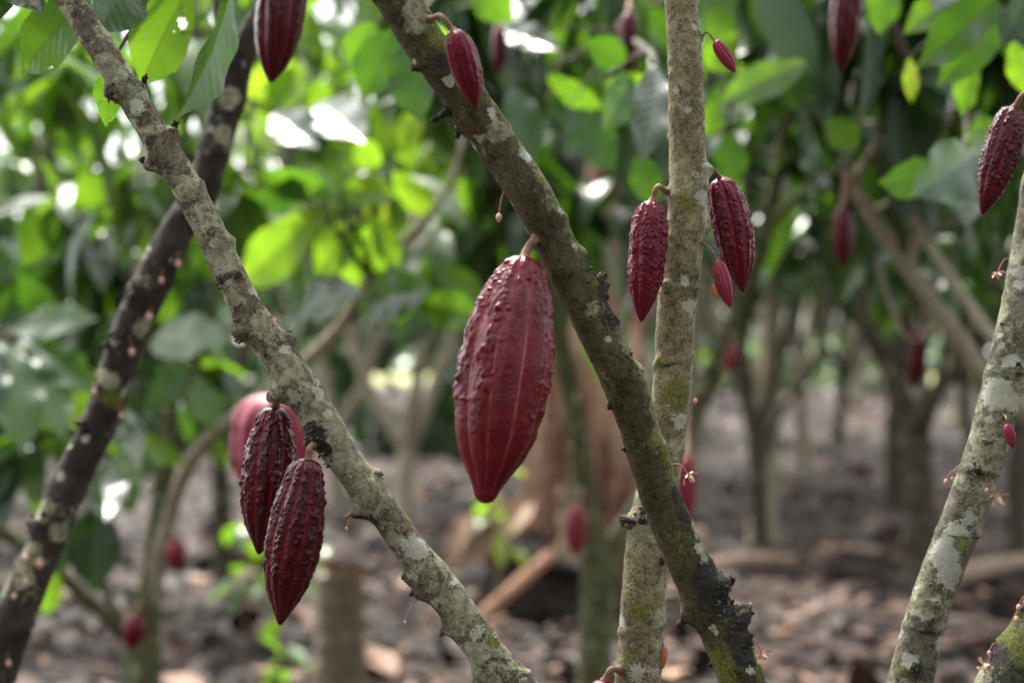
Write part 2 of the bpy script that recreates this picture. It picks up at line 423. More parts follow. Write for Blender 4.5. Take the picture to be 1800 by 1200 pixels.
T1 = Trunk('grey lichen speckled stem slanting down from the top left to the bottom centre',
  [(60, -90, 46, 2.12), (122, 0, 47, 2.1), (182, 90, 49, 2.08), (238, 180, 53, 2.07), (297, 278, 52, 2.06), (352, 372, 53, 2.05), (392, 458, 54, 2.05), (430, 535, 56, 2.05),
   (475, 606, 60, 2.05), (524, 672, 66, 2.05), (565, 740, 63, 2.05), (606, 806, 62, 2.05), (648, 865, 59, 2.05), (690, 920, 57, 2.05), (733, 980, 60, 2.05), (780, 1040, 66, 2.05), (838, 1122, 66, 2.05), (893, 1196, 68, 2.05), (955, 1275, 72, 2.05)],
  B1, ground=[[.10, 2.06, .80, .024], [.20, 2.10, .5, .028], [.27, 2.2, .2, .034], [.29, 2.25, -.06, .05]],
  top=[[-.78, 2.25, 2.75, .008], [-.68, 2.2, 2.4, .011], [-.55, 2.14, 1.95, .0135]],
  spots=[(243, 188, 15, 'white', 1), (228, 120, 12, 'white', .9), (185, 118, 16, 'lichen', .8), (265, 245, 26, 'crust', .30), (355, 290, 18, 'lichen', .6), (395, 450, 22, 'lichen', .7), (325, 330, 18, 'lichen', .6),
         (560, 690, 13, 'white', 1), (500, 615, 10, 'white', .9), (445, 512, 9, 'white', .9), (520, 700, 14, 'white', .7), (535, 655, 30, 'moss', .35), (620, 800, 45, 'lichen', .7), (640, 860, 38, 'lichen', .8), (592, 760, 30, 'lichen', .6),
         (553, 768, 24, 'crust', .95), (570, 790, 14, 'crust', .8), (567, 757, 8, 'white', 1), (575, 772, 5, 'white', 1), (732, 960, 24, 'white', 1.05), (728, 1008, 15, 'white', .62), (763, 1060, 9, 'white', .9), (840, 1112, 20, 'white', .7), (870, 1125, 13, 'moss', 1.1), (800, 1060, 16, 'lichen', .8),
         (700, 915, 28, 'crust', .22), (420, 490, 14, 'crust', .5), (430, 585, 14, 'moss', .7), (205, 160, 14, 'crust', .6), (270, 290, 12, 'crust', .6), (385, 500, 12, 'crust', .8), (470, 560, 16, 'lichen', .6), (505, 640, 20, 'lichen', .55), (825, 1150, 18, 'lichen', .7), (690, 880, 15, 'crust', .25)],
  knobs=[(200, 160, 20, 16), (262, 290, 18, 18), (300, 235, 16, 14), (255, 150, 12, 9), (422, 580, 24, 18), (512, 595, 16, 12), (486, 690, 24, 24), (530, 690, 26, 8), (555, 775, 22, 14), (625, 905, 16, 20), (665, 830, 14, 12), (715, 1018, 18, 14), (722, 1050, 20, 16), (776, 1108, 16, 12), (840, 1190, 20, 22), (920, 1190, 20, 14), (352, 325, 14, 9), (405, 425, 14, 7), (655, 850, 10, 6)],
  lump=.10, seed=1.)

T2 = Trunk('thick olive stem with mossy edge and black crusts, crossing in front of the tan stem',
  [(620, -120, 72, 1.84), (698, 0, 74, 1.85), (760, 95, 74, 1.86), (828, 187, 74, 1.87), (880, 262, 74, 1.88), (930, 338, 74, 1.88), (972, 420, 72, 1.89), (1012, 500, 72, 1.90), (1060, 600, 72, 1.91), (1106, 700, 72, 1.92), (1137, 800, 70, 1.93), (1172, 900, 70, 1.94), (1217, 1000, 76, 1.95), (1273, 1120, 78, 1.96), (1310, 1205, 80, 1.96), (1345, 1290, 84, 1.97)],
  B2, ground=[[.29, 1.98, .72, .025], [.36, 2.02, .4, .03], [.39, 2.06, .1, .04], [.4, 2.08, -.06, .055]],
  top=[[-.5, 1.95, 2.75, .01], [-.42, 1.9, 2.4, .014], [-.27, 1.85, 1.98, .018]],
  spots=[(1040, 470, 26, 'crust', .95), (1062, 510, 26, 'crust', 1), (1075, 555, 24, 'crust', .95), (1085, 590, 18, 'crust', .6), (1110, 640, 14, 'crust', .55), (1150, 720, 14, 'crust', .5), (1192, 870, 20, 'crust', .8), (1205, 905, 18, 'crust', .8), (1250, 1020, 34, 'crust', 1), (1275, 1060, 32, 'crust', 1), (1300, 1110, 30, 'crust', 1), (1312, 1150, 24, 'crust', 1), (1240, 1060, 26, 'crust', .55),
         (1055, 470, 14, 'moss', 1), (1075, 480, 16, 'moss', .9), (1000, 400, 14, 'moss', 1), (905, 225, 16, 'moss', .8), (950, 310, 14, 'moss', .7), (768, 60, 20, 'moss', 1), (1152, 770, 14, 'moss', .8), (1185, 830, 14, 'moss', .55),
         (865, 200, 14, 'white', .8), (925, 275, 16, 'white', .85), (985, 370, 10, 'white', .8), (880, 230, 20, 'lichen', .8), (730, 20, 34, 'lichen', .6), (1010, 430, 10, 'white', .7), (1215, 920, 14, 'white', .8), (1230, 960, 14, 'white', .8), (1250, 1000, 10, 'white', .7), (1040, 540, 12, 'lichen', .4), (1320, 1180, 12, 'white', .7), (1222, 935, 12, 'white', .9), (1240, 985, 12, 'white', .85), (1165, 800, 12, 'moss', .9), (1120, 860, 24, 'moss', .35), (1190, 950, 26, 'moss', .35), (1085, 700, 26, 'moss', .3), (1262, 1150, 20, 'moss', .6),
         (785, 110, 22, 'crust', .6), (1180, 700, 16, 'lichen', .5), (840, 260, 30, 'lichen', .25), (905, 380, 40, 'lichen', .12), (1270, 1180, 40, 'moss', .5)],
  knobs=[(740, 120, 12, 8), (800, 225, 22, 10), (850, 130, 14, 8), (1075, 500, 18, 14), (1090, 560, 16, 8), (1265, 1030, 22, 22), (1300, 1085, 20, 18), (1310, 1120, 16, 14), (1195, 1090, 22, 16), (1000, 380, 16, 5), (1030, 440, 14, 8), (1165, 790, 18, 8), (1130, 640, 16, 6), (1210, 920, 16, 6)],
  lump=.085, seed=5.,
  bias={'moss': lambda p, n: np.clip(n[:, 0] * .75 + n[:, 2] * .3, 0, 1) * .42, 'lichen': lambda p, n: np.clip(n[:, 0] * .8 - .2, 0, 1) * .55})

T3 = Trunk('upright tan stem with ring scars, rising right of centre behind the thick olive stem',
  [(1192, -110, 54, 2.12), (1197, 0, 57, 2.12), (1205, 133, 62, 2.11), (1208, 267, 64, 2.11), (1211, 333, 68, 2.1), (1206, 400, 70, 2.1), (1198, 470, 70, 2.1), (1190, 533, 69, 2.1), (1183, 650, 68, 2.1), (1172, 760, 70, 2.1), (1155, 860, 74, 2.1), (1141, 940, 77, 2.1), (1135, 1000, 78, 2.1), (1126, 1133, 80, 2.1), (1120, 1205, 80, 2.1), (1112, 1290, 82, 2.1)],
  B3, ground=[[.12, 2.1, .75, .026], [.11, 2.1, .4, .03], [.10, 2.1, .1, .04], [.1, 2.1, -.06, .055]],
  top=[[.16, 2.2, 2.8, .008], [.18, 2.16, 2.4, .012], [.176, 2.13, 1.95, .0155]],
  spots=[(1235, 350, 14, 'white', 1), (1241, 375, 12, 'white', .9), (1222, 47, 6, 'white', 1), (1187, 157, 7, 'white', .9), (1238, 215, 10, 'white', .7), (1212, 540, 16, 'white', .9), (1220, 590, 12, 'white', .6), (1195, 740, 16, 'white', .8), (1190, 790, 16, 'lichen', .8), (1105, 1030, 12, 'white', .6), (1090, 1090, 14, 'white', .8), (1140, 925, 26, 'lichen', .8), (1165, 1030, 16, 'lichen', .7), (1120, 1180, 22, 'white', .7), (1150, 1180, 16, 'white', .6), (1160, 1090, 20, 'lichen', .7),
         (1205, 360, 22, 'moss', .7), (1190, 200, 14, 'moss', .5), (1195, 690, 30, 'moss', .7), (1165, 640, 20, 'moss', .5), (1120, 1070, 20, 'moss', .8), (1110, 1150, 22, 'moss', .6), (1135, 905, 12, 'crust', .8), (1112, 915, 10, 'crust', .8), (1120, 860, 20, 'lichen', .5), (1192, 290, 12, 'moss', .5), (1205, 20, 20, 'moss', .4), (1240, 290, 8, 'white', .7)],
  knobs=[(1238, 62, 10, 8), (1172, 335, 12, 8), (1248, 300, 14, 12), (1175, 505, 12, 7), (1160, 630, 10, 5), (1205, 640, 10, 4), (1108, 915, 16, 16), (1160, 985, 12, 8), (1093, 1175, 12, 10), (1244, 390, 22, 8), (1170, 240, 8, 5), (1178, 130, 8, 4), (1165, 1090, 16, 6)],
  rings=[(178, .8), (335, 1.3), (408, .9), (506, 2.2), (632, 2.2), (735, 1.2), (912, 2.5), (1108, 1.8), (1180, 1.0), (90, .6)], lump=.05, seed=9.,
  bias={'lichen': lambda p, n: np.clip(n[:, 0] - .45, 0, 1) * .9})

T4 = Trunk('pale stem with broad white lichen patches leaning along the right edge of the view',
  [(1845, 190, 66, 2.2), (1828, 330, 66, 2.19), (1813, 430, 68, 2.18), (1795, 540, 70, 2.17), (1768, 660, 72, 2.16), (1731, 800, 73, 2.15), (1684, 933, 74, 2.15), (1645, 1033, 73, 2.15), (1616, 1133, 75, 2.15), (1597, 1205, 77, 2.15), (1570, 1290, 80, 2.15)],
  B4, ground=[[.36, 2.14, .72, .026], [.31, 2.12, .4, .03], [.29, 2.1, .1, .04], [.285, 2.1, -.06, .055]],
  top=[[.55, 2.4, 2.9, .008], [.60, 2.32, 2.5, .012], [.605, 2.25, 2.05, .017]],
  spots=[(1750, 690, 28, 'white', 1.1), (1775, 705, 20, 'white', 1), (1680, 945, 26, 'white', 1.1), (1660, 975, 26, 'white', 1.1), (1670, 1010, 24, 'white', 1.05), (1705, 910, 14, 'white', .8), (1600, 1160, 16, 'white', 1), (1690, 955, 12, 'moss', 1.3), (1795, 480, 16, 'white', .8), (1790, 500, 12, 'white', .8), (1782, 630, 8, 'white', 1), (1740, 735, 9, 'white', .8), (1720, 830, 18, 'crust', .3), (1690, 880, 34, 'crust', .33), (1720, 828, 10, 'crust', .6), (1650, 1025, 10, 'crust', .5), (1645, 1060, 9, 'crust', .5), (1630, 1095, 14, 'crust', .5), (1610, 1175, 14, 'crust', .6), (1790, 650, 10, 'crust', .6), (1735, 775, 9, 'crust', .5), (1585, 1180, 10, 'moss', .9), (1640, 990, 14, 'crust', .3), (1690, 850, 10, 'lichen', .7), (1650, 1130, 16, 'white', .7), (1600, 1060, 12, 'moss', .7), (1740, 800, 22, 'lichen', .6), (1620, 1050, 20, 'lichen', .7)],
  knobs=[(1720, 828, 12, 7), (1650, 1025, 10, 6), (1645, 1060, 8, 6), (1632, 1095, 14, 7), (1612, 1175, 12, 6), (1790, 650, 12, 8), (1735, 775, 9, 6), (1770, 560, 10, 4), (1760, 620, 10, 3)],
  rings=[(650, 1.4), (735, 1.0), (825, 1.6), (935, 1.2), (1040, 1.0), (1100, 1.6), (510, 1.0)], lump=.05, seed=13.)

T5 = Trunk('dark mossy stem cutting across the bottom right corner',
  [(1960, 800, 104, 2.06), (1905, 960, 106, 2.06), (1852, 1075, 108, 2.06), (1800, 1170, 112, 2.06), (1755, 1260, 116, 2.06)],
  B5, ground=[[.43, 2.05, .72, .038], [.37, 2.05, .4, .044], [.33, 2.05, .1, .055], [.32, 2.05, -.06, .07]],
  top=[[1.1, 2.3, 2.7, .008], [1.0, 2.2, 2.2, .014], [.78, 2.12, 1.6, .024]],
  spots=[(1780, 1080, 20, 'moss', 1), (1770, 1110, 24, 'moss', .9), (1795, 1130, 30, 'moss', .8), (1720, 1190, 22, 'lichen', .9), (1745, 1090, 16, 'white', .5), (1750, 1150, 18, 'crust', .7), (1790, 1040, 14, 'lichen', .6)],
  knobs=[(1740, 1120, 14, 5), (1765, 1060, 14, 4)], lump=.07, seed=17.)

T6 = Trunk('blackish forked stem leaning up to the right at the left edge, dotted with pink buds',
  [(495, -60, 34, 3.0), (470, 0, 37, 3.0), (440, 60, 44, 3.0), (414, 125, 56, 3.0), (402, 175, 60, 3.0), (385, 235, 56, 3.0), (356, 333, 58, 3.0), (311, 405, 62, 3.0), (282, 467, 64, 3.0), (250, 533, 66, 3.0), (220, 605, 62, 3.0), (178, 733, 64, 3.0), (146, 800, 64, 3.0), (115, 867, 66, 3.0), (85, 940, 66, 3.0), (55, 1010, 68, 3.0), (20, 1100, 74, 3.0), (-12, 1185, 78, 3.0), (-50, 1290, 82, 3.0)],
  B6, ground=[[-.87, 3.0, .55, .036], [-.93, 3.0, .25, .042], [-.96, 3.0, -.06, .06]],
  top=[[-.15, 3.2, 2.9, .007], [-.2, 3.12, 2.6, .010], [-.29, 3.04, 2.1, .013]],
  spots=[(388, 80, 16, 'lichen', .8), (405, 172, 16, 'lichen', .9), (392, 235, 12, 'lichen', .8), (388, 210, 14, 'white', .45), (190, 670, 16, 'lichen', .7), (250, 575, 16, 'lichen', .6), (108, 838, 11, 'white', .75), (180, 660, 12, 'lichen', .9), (105, 935, 14, 'lichen', .9), (60, 975, 18, 'lichen', .6), (75, 900, 16, 'lichen', .7), (40, 1010, 16, 'lichen', .6), (205, 700, 30, 'moss', .6), (190, 800, 20, 'moss', .5)],
  knobs=[(235, 510, 20, 10), (200, 590, 16, 8), (150, 740, 16, 8), (300, 430, 16, 6), (60, 920, 16, 8), (40, 1100, 18, 8)], lump=.11, seed=23., group='lichen covered cacao stems in the foreground')
V, Fq = tube([[*P(413, 140, 3.0), .019], [*P(400, 95, 2.98), .016], [*P(392, 50, 2.98), .012], [*P(384, -20, 3.), .010], [*P(380, -160, 3.05), .008], [-.5, 3.1, 2.5, .005]], 16, .008, .05, 3)
mk('limb', V, Fq, B6, T6.root, attrs={k: np.zeros(len(V)) for k in ('lichen', 'white', 'moss', 'crust')})

stub(T1, 256, 150, .35, -1, 24, 6, B6); stub(T1, 200, 150, -1, .1, 12, 6, B1); stub(T1, 305, 228, .5, -.9, 18, 7, B6); stub(T1, 266, 285, -1, -.3, 12, 7, B6)
stub(T1, 428, 568, -.9, -.6, 14, 6, B1); stub(T1, 620, 905, -.8, .5, 16, 3, M_stalk); stub(T1, 845, 1195, -.7, .7, 28, 5, B6); stub(T1, 718, 1050, -1, .2, 10, 5, B6); stub(T1, 776, 1110, -.4, .9, 10, 4, B6); stub(T1, 716, 1018, -1, -.2, 8, 4, B6); stub(T1, 662, 835, .8, -.5, 9, 6, B1); stub(T1, 505, 590, .5, -.9, 10, 4, B1); stub(T1, 915, 1195, .8, -.2, 12, 7, B1); stub(T1, 870, 1120, .8, -.6, 8, 3, B1)
stub(T2, 790, 195, -.85, .5, 44, 7, B6, ddep=.3); stub(T2, 738, 120, -1, -.1, 14, 7, B2); stub(T2, 1070, 490, .5, -1, 22, 8, B2); stub(T2, 1072, 716, -1, .2, 12, 6, B6); stub(T2, 1097, 790, -1, .1, 10, 5, B6); stub(T2, 800, 230, -.4, 1, 16, 5, B6); stub(T2, 1195, 1090, -.6, .9, 22, 7, B6); stub(T2, 1275, 1025, .8, -.5, 20, 9, B6); stub(T2, 1300, 1075, .9, -.4, 18, 8, B6); stub(T2, 1245, 1165, -1, .6, 14, 5, B6)
stub(T3, 1105, 918, -1, -.2, 12, 7, B6); stub(T3, 1172, 250, -1, -.1, 6, 3, B6); stub(T3, 1170, 132, -1, .2, 8, 4, B6); stub(T3, 1160, 985, .3, .2, 6, 6, B6); stub(T3, 1172, 505, -.2, -.1, 5, 8, B3)
stub(T4, 1785, 645, .5, -.3, 12, 5, B6); stub(T4, 1762, 568, -.9, -.2, 8, 3, B6)
tuft(T1, [(558, 758), (552, 775), (572, 800), (205, 165), (422, 588), (388, 505)], B1, size=4, n=14, spread=8, seed=1)
tuft(T1, [(470, 545), (665, 835), (525, 600)], B1, 'lichen_crumb', 3, 6, 6, 2)
tuft(T2, [(1258, 1025), (1275, 1055), (1290, 1075), (1300, 1100), (1312, 1140), (1255, 1090)], B2, size=4.5, n=18, spread=12, seed=3)
tuft(T2, [(1045, 475), (1065, 510), (1080, 560), (1100, 620), (1115, 650), (800, 220)], B2, size=4, n=12, spread=9, seed=4)
tuft(T3, [(1135, 905), (1112, 915)], B3, size=5, n=12, spread=8, seed=5)
tuft(T4, [(1720, 828), (1650, 1025), (1645, 1062), (1632, 1097), (1612, 1175), (1792, 650), (1738, 775)], B4, size=4, n=9, spread=7, seed=6)
tuft(T6, [(240, 510), (205, 590), (65, 920), (150, 745)], B6, size=8, n=8, spread=12, seed=7)

# ------------------------------------------------------------------ pods
PROF = np.array([(0, 0), (.004, .16), (.012, .30), (.03, .42), (.07, .55), (.14, .70), (.24, .86), (.36, .97), (.46, 1), (.57, .98), (.68, .89), (.78, .73), (.87, .50), (.93, .31), (.965, .20), (.985, .135), (.996, .07), (1, 0)])
PROF_BIG = np.array([(0, 0), (.004, .2), (.012, .31), (.03, .40), (.06, .49), (.11, .60), (.2, .79), (.34, .955), (.46, 1), (.55, .98), (.62, .94), (.73, .845), (.815, .667), (.9, .41), (.945, .29), (.97, .25), (.988, .19), (.997, .1), (1, 0)])
PROF_NECK = np.array([(0, 0), (.004, .22), (.012, .38), (.03, .50), (.07, .60), (.12, .67), (.16, .74), (.24, .86), (.36, .97), (.46, 1), (.57, .98), (.68, .89), (.78, .72), (.87, .48), (.93, .29), (.965, .19), (.985, .12), (.996, .07), (1, 0)])
PROF_LONG = np.array([(0, 0), (.004, .25), (.015, .42), (.04, .58), (.09, .75), (.16, .88), (.26, .97), (.4, 1), (.55, .96), (.68, .85), (.79, .68), (.88, .47), (.94, .30), (.97, .20), (.99, .11), (1, 0)])
def pod(label, x0, y0, x1, y1, wpx, d, mat, attach=None, trunk=None, prof=PROF, warts=300, wamp=1., rot=0., res=(190, 150), name='cacao_pod', cat='cacao pod',
        d1=None, seam=0., stalk_r=.0028, group='dark red cacao pods', wart_fn=None, seed=0, bend=0., stalk_mid=None, scurf=.0, stalk_mat=None, ridge=.13):
    d1 = d if d1 is None else d1
    p0, p1 = P(x0, y0, d), P(x1, y1, d1)
    ax = p1 - p0; L = np.linalg.norm(ax); ax /= L
    wid = wpx / F * (d + d1) / 2 / 2
    R = np.array([1., 0, 0]) - ax[0] * ax; R /= np.linalg.norm(R); Fv = np.cross(ax, R)
    if Fv[1] > 0: Fv = -Fv
    nt_, na = res
    g = np.random.default_rng(abs(seed + int(x0)))
    t = np.linspace(0, 1, nt_) ** 1.0
    t = .5 - .5 * np.cos(np.pi * (.06 + .94 * t)) ; t = (t - t[0]) / (t[-1] - t[0])
    k_ = np.linspace(0, 1, nt_); t = .55 * t + .45 * k_
    tg = np.linspace(0, 1, 801); rg = np.interp(tg, prof[:, 0], prof[:, 1])
    ker = np.exp(-np.linspace(-2, 2, 75) ** 2); ker /= ker.sum()
    rs = np.convolve(np.pad(rg, 37, 'edge'), ker, 'valid')
    kb = np.exp(-np.linspace(-2, 2, 25) ** 2); kb /= kb.sum()
    rb = np.convolve(np.pad(rg, 12, 'edge'), kb, 'valid')
    bl = np.clip(np.minimum(tg / .12, (1 - tg) / .12), 0, 1); bl = bl * bl * (3 - 2 * bl)
    be = np.clip(np.minimum(tg / .03, (1 - tg) / .03), 0, 1); be = be * be * (3 - 2 * be)
    rg = (rg * (1 - be) + rb * be) * (1 - bl) + rs * bl
    r = np.interp(t, tg, rg); r[0] = 0; r[-1] = 0
    r = r * wid
    th = np.linspace(0, 2 * np.pi, na, endpoint=False)
    TT, TH = np.meshgrid(t, th, indexing='ij')
    ph = TH + rot + .10 * np.sin(TT * 4 + seed)
    # ten ridges in five pairs: deep furrows between pairs, shallow ones inside a pair
    lobe = np.abs(np.sin(ph * 2.5)) ** .7                       # 0 at the five deep furrows
    pair = np.abs(np.cos(ph * 2.5)) ** 1.2                      # 0 at the shallow furrow inside a pair
    end = np.clip(TT / .05, 0, 1) * np.clip((1 - TT) / .10, 0, 1)
    rid = ridge * (lobe - .55) + ridge * .45 * (np.clip(pair * 2.2, 0, 1) - .7)
    rr = r[:, None] * (1 + rid * end)
    furrow = np.exp(-(np.sin(ph * 2.5) / .16) ** 2) + .7 * np.exp(-(np.cos(ph * 2.5) / .13) ** 2)
    seam_a = (np.exp(-(np.sin(ph * 2.5) / .045) ** 2) + .75 * np.exp(-(np.cos(ph * 2.5) / .04) ** 2)) * np.clip((TT - .2) / .15, 0, 1) * np.clip((.92 - TT) / .1, 0, 1) * seam
    h = np.zeros_like(rr)
    k = 0
    sv_ = L * .0098
    for _ in range(int(warts * 2.1)):
        tw = g.uniform(.03, .86); m = g.integers(0, 10)
        ang = (m + .5) / 10 * 2 * np.pi + g.normal() * .17 - rot      # ridge crests
        amp = L * .0088 * g.uniform(.3, 1.25) * wamp * np.clip((.95 - tw) / .3, .15, 1)
        if wart_fn is not None: amp *= wart_fn(tw, math.cos(ang), math.sin(ang))
        if amp < 1e-6: continue
        i0, i1 = np.searchsorted(t, [tw - .05, tw + .05])
        da = (TH[i0:i1] - ang + np.pi) % (2 * np.pi) - np.pi
        rloc = max(np.interp(tw, t, r), 1e-5)
        s1 = sv_ * g.uniform(.5, 1.4); s2 = sv_ * g.choice([.6, 1., 1.6, 2.6]) * g.uniform(.8, 1.3)
        e = np.exp(-((da * rloc / s1) ** 2 + ((TT[i0:i1] - tw) * L / s2) ** 2) ** 1.3)
        h[i0:i1] = np.maximum(h[i0:i1], amp * e) + .25 * amp * e
    low = np.zeros_like(rr)
    for q in range(7):
        a_, b_, c_ = g.integers(1, 7), g.uniform(3, 26), g.uniform(0, 6)
        low += np.sin(a_ * TH + b_ * TT + c_) * .006
    if warts > 200:                   # crumpled skin between the warts
        f1 = 1 / (L * .05); f2 = 1 / (L * .022)
        cr = np.array([[mnoise.noise(Vector((math.cos(a_) * r_ * f1, math.sin(a_) * r_ * f1, t_ * L * f1 * .7 + seed))) * .6 + mnoise.noise(Vector((math.cos(a_) * r_ * f2, math.sin(a_) * r_ * f2, t_ * L * f2 * .8 + seed))) * .5 for a_ in th] for t_, r_ in zip(t, r)])
        fn = np.ones_like(rr)
        if wart_fn is not None: fn = np.array([[.35 + .65 * min(1, wart_fn(t_, math.cos(a_), math.sin(a_))) for a_ in th] for t_ in t])
        h = h * (.75 + .9 * cr) + cr * L * .0042 * fn * end * np.clip((1.02 - TT) / .3, .15, 1) * (1 - .6 * np.clip(furrow, 0, 1))
    rr = rr * (1 + low * end) + h * (1 - .55 * np.clip(furrow, 0, 1))
    off = bend * wid * np.sin(np.pi * TT) ** 1.0
    Vv = p0 + ax * (TT * L)[..., None] + R * (np.cos(TH) * rr + off)[..., None] + Fv * (np.sin(TH) * rr)[..., None]
    Vv = Vv.reshape(-1, 3)
    # the shoulder dips a little where the stalk enters
    root = thing(name, label, cat, p0, group)
    A = {'furrow': np.clip(furrow * end, 0, 1).ravel(), 'seam': seam_a.ravel(), 'scurf': (scurf * np.exp(-((1 - TT) / .09) ** 2) + scurf * .6 * np.exp(-(TT / .03) ** 2)).ravel()}
    mk('husk', Vv, quadgrid(nt_, na), mat, root, attrs=A)
    if attach is not None:
        a = trunk.at(*attach, -.003) if trunk is not None else P(*attach)
        e = p0 + ax * L * .012
        if stalk_mid is None:
            mid = (a + e) / 2 + np.array([0, -.0, .25]) * np.linalg.norm(e - a)
        else: mid = P(*stalk_mid)
        pts = [[*a, stalk_r * 1.7], [*(a * .7 + mid * .3), stalk_r * 1.1], [*mid, stalk_r], [*(e * .75 + mid * .25 + np.array([0, 0, .0])), stalk_r * 1.15], [*e, stalk_r * 1.6]]
        V, Fq = tube(pts, 12, .0015, .06, seed)
        mk('stalk', V, Fq, stalk_mat or M_stalk, root)
    return root

pod('largest ripe red pod with pale seams, hanging from the thick olive stem', 921, 451, 851, 884, 162, 1.87, M_pod_big, (940, 418), T2, PROF_BIG, 520, .85, rot=.18, res=(300, 240),
    seam=1., wart_fn=lambda t, c, s: 1.15 if (c < -.15 and t < .62) or t < .12 else (.75 if c > .75 and t < .8 else (.5 if t < .3 else .16)), seed=3, stalk_mid=(928, 436, 1.875), stalk_r=.0042, scurf=.4, d1=1.83, ridge=.135)
pod('upper maroon warty pod of the pair hanging under the lichen speckled stem', 484, 714, 455, 974, 87, 2.085, M_pod, (487, 690), T1, PROF_NECK, 420, 1.25, rot=.5, res=(230, 190), ridge=.15, seed=5, stalk_r=.0042, stalk_mid=(485, 700, 2.06), group='pair of pods under the lichen speckled stem')
pod('lower front maroon pod with blunt neck, of the pair under the lichen speckled stem', 541, 806, 492, 1098, 93, 2.015, M_pod, (560, 778), T1, PROF_NECK, 430, 1.0, rot=.15, res=(240, 200), ridge=.17, seed=8, stalk_r=.0028, stalk_mid=(544, 787, 2.015), group='pair of pods under the lichen speckled stem')
pod('large out of focus pink pod behind the pair of maroon pods', 482, 690, 476, 905, 140, 3.7, M_pod_pink, (505, 640, 3.75), None, PROF_LONG, 60, .6, res=(90, 90), ridge=.2, scurf=.4, seed=9, stalk_r=.006, stalk_mid=(485, 645, 3.7))
pod('crimson warty pod hanging against the left side of the upright tan stem', 1146, 352, 1127, 566, 63, 2.06, M_pod_red, (1178, 338), T3, PROF_LONG, 460, 1.15, rot=.35, res=(220, 180), seed=11, stalk_r=.0028, stalk_mid=(1156, 328, 2.06), scurf=.1)
pod('crimson warty pod with a brown tip, right of the upright tan stem', 1266, 312, 1306, 514, 64, 2.12, M_pod_red, (1247, 298), T3, PROF_LONG, 460, 1.05, rot=.75, res=(220, 180), seed=13, stalk_r=.0024, stalk_mid=(1256, 300, 2.11), scurf=.6, bend=.14, ridge=.2)
pod('narrow dark pink pod lying against the top of the thick olive stem', 797, 53, 836, 190, 52, 1.80, M_pod_red, (755, 30), T2, PROF_LONG, 240, .9, rot=.9, res=(160, 120), seed=15, stalk_r=.0023, stalk_mid=(775, 28, 1.80), d1=1.815, ridge=.13, bend=.12)
pod('smooth dark red pod cut by the top edge, left of the thick olive stem', 507, -70, 476, 146, 82, 2.55, M_pod, (512, -110, 2.6), None, PROF_LONG, 160, .5, rot=.3, res=(140, 110), ridge=.17, seed=17, stalk_mid=(508, -90, 2.57))
pod('dark crimson bumpy pod tilted at the right edge above the pale stem', 1784, 188, 1727, 377, 62, 2.17, M_pod, (1828, 165), T4, PROF_LONG, 480, 1.45, rot=.2, res=(210, 170), ridge=.09, seed=19, stalk_r=.003, stalk_mid=(1800, 165, 2.16))
pod('blurred dark red pod cut by the top edge at the upper right', 1494, -50, 1477, 127, 56, 2.9, M_pod, (1512, -90, 2.95), None, PROF_LONG, 60, .3, res=(90, 80), seed=21, stalk_mid=(1500, -72, 2.9))
pod('bright crimson young pod on a hooked stalk high on the tan stem', 1257, 72, 1293, 128, 22, 2.1, M_pod_young, (1236, 63), T3, PROF_LONG, 60, .6, res=(90, 80), name='young_pod', cat='young pod', seed=23, stalk_r=.0011, stalk_mid=(1243, 57, 2.1), group='young pods on thin stalks', ridge=.30)
pod('small bright red young pod beside the brown tipped crimson pod', 1261, 458, 1284, 541, 26, 2.07, M_pod_young, (1236, 425), T3, PROF_LONG, 90, .6, res=(110, 90), name='young_pod', cat='young pod', seed=25, stalk_r=.0010, stalk_mid=(1249, 437, 2.07), group='young pods on thin stalks', ridge=.30)
pod('tiny orange pod bud on a thread, right of the upright tan stem', 1253, 500, 1262, 527, 10, 2.07, M_budo, (1235, 468), T3, PROF_LONG, 0, 0, res=(40, 30), name='young_pod', cat='young pod', seed=27, stalk_r=.0007, stalk_mid=(1243, 480, 2.07), group='young pods on thin stalks')
pod('tiny pink young pod against the bark of the pale right stem', 1770, 745, 1781, 787, 18, 2.10, M_pod_young, (1768, 726), T4, PROF_LONG, 40, .5, res=(80, 60), name='young_pod', cat='young pod', seed=29, stalk_r=.0009, stalk_mid=(1769, 735, 2.1), group='young pods on thin stalks', ridge=.30)
pod('small rust brown pod at the right edge of the base of the upright tan stem', 1168, 1134, 1164, 1176, 13, 2.09, M_budo, (1160, 1128), T3, PROF_LONG, 0, 0, res=(60, 40), name='young_pod', cat='young pod', seed=31, stalk_r=.0008, group='young pods on thin stalks')
pod('red pod on an arched stalk, only its shoulder showing at the bottom edge', 1062, 1194, 1040, 1390, 70, 2.05, M_pod_red, (1094, 1174), T3, PROF_LONG, 300, 1., res=(140, 110), seed=33, stalk_r=.0032, stalk_mid=(1074, 1176, 2.05))
pod('dark red pod whose tip dips in at the top edge above the left fork', 404, -110, 402, 18, 44, 2.5, M_pod, (408, -140, 2.52), None, PROF_LONG, 30, .3, res=(70, 60), seed=35)

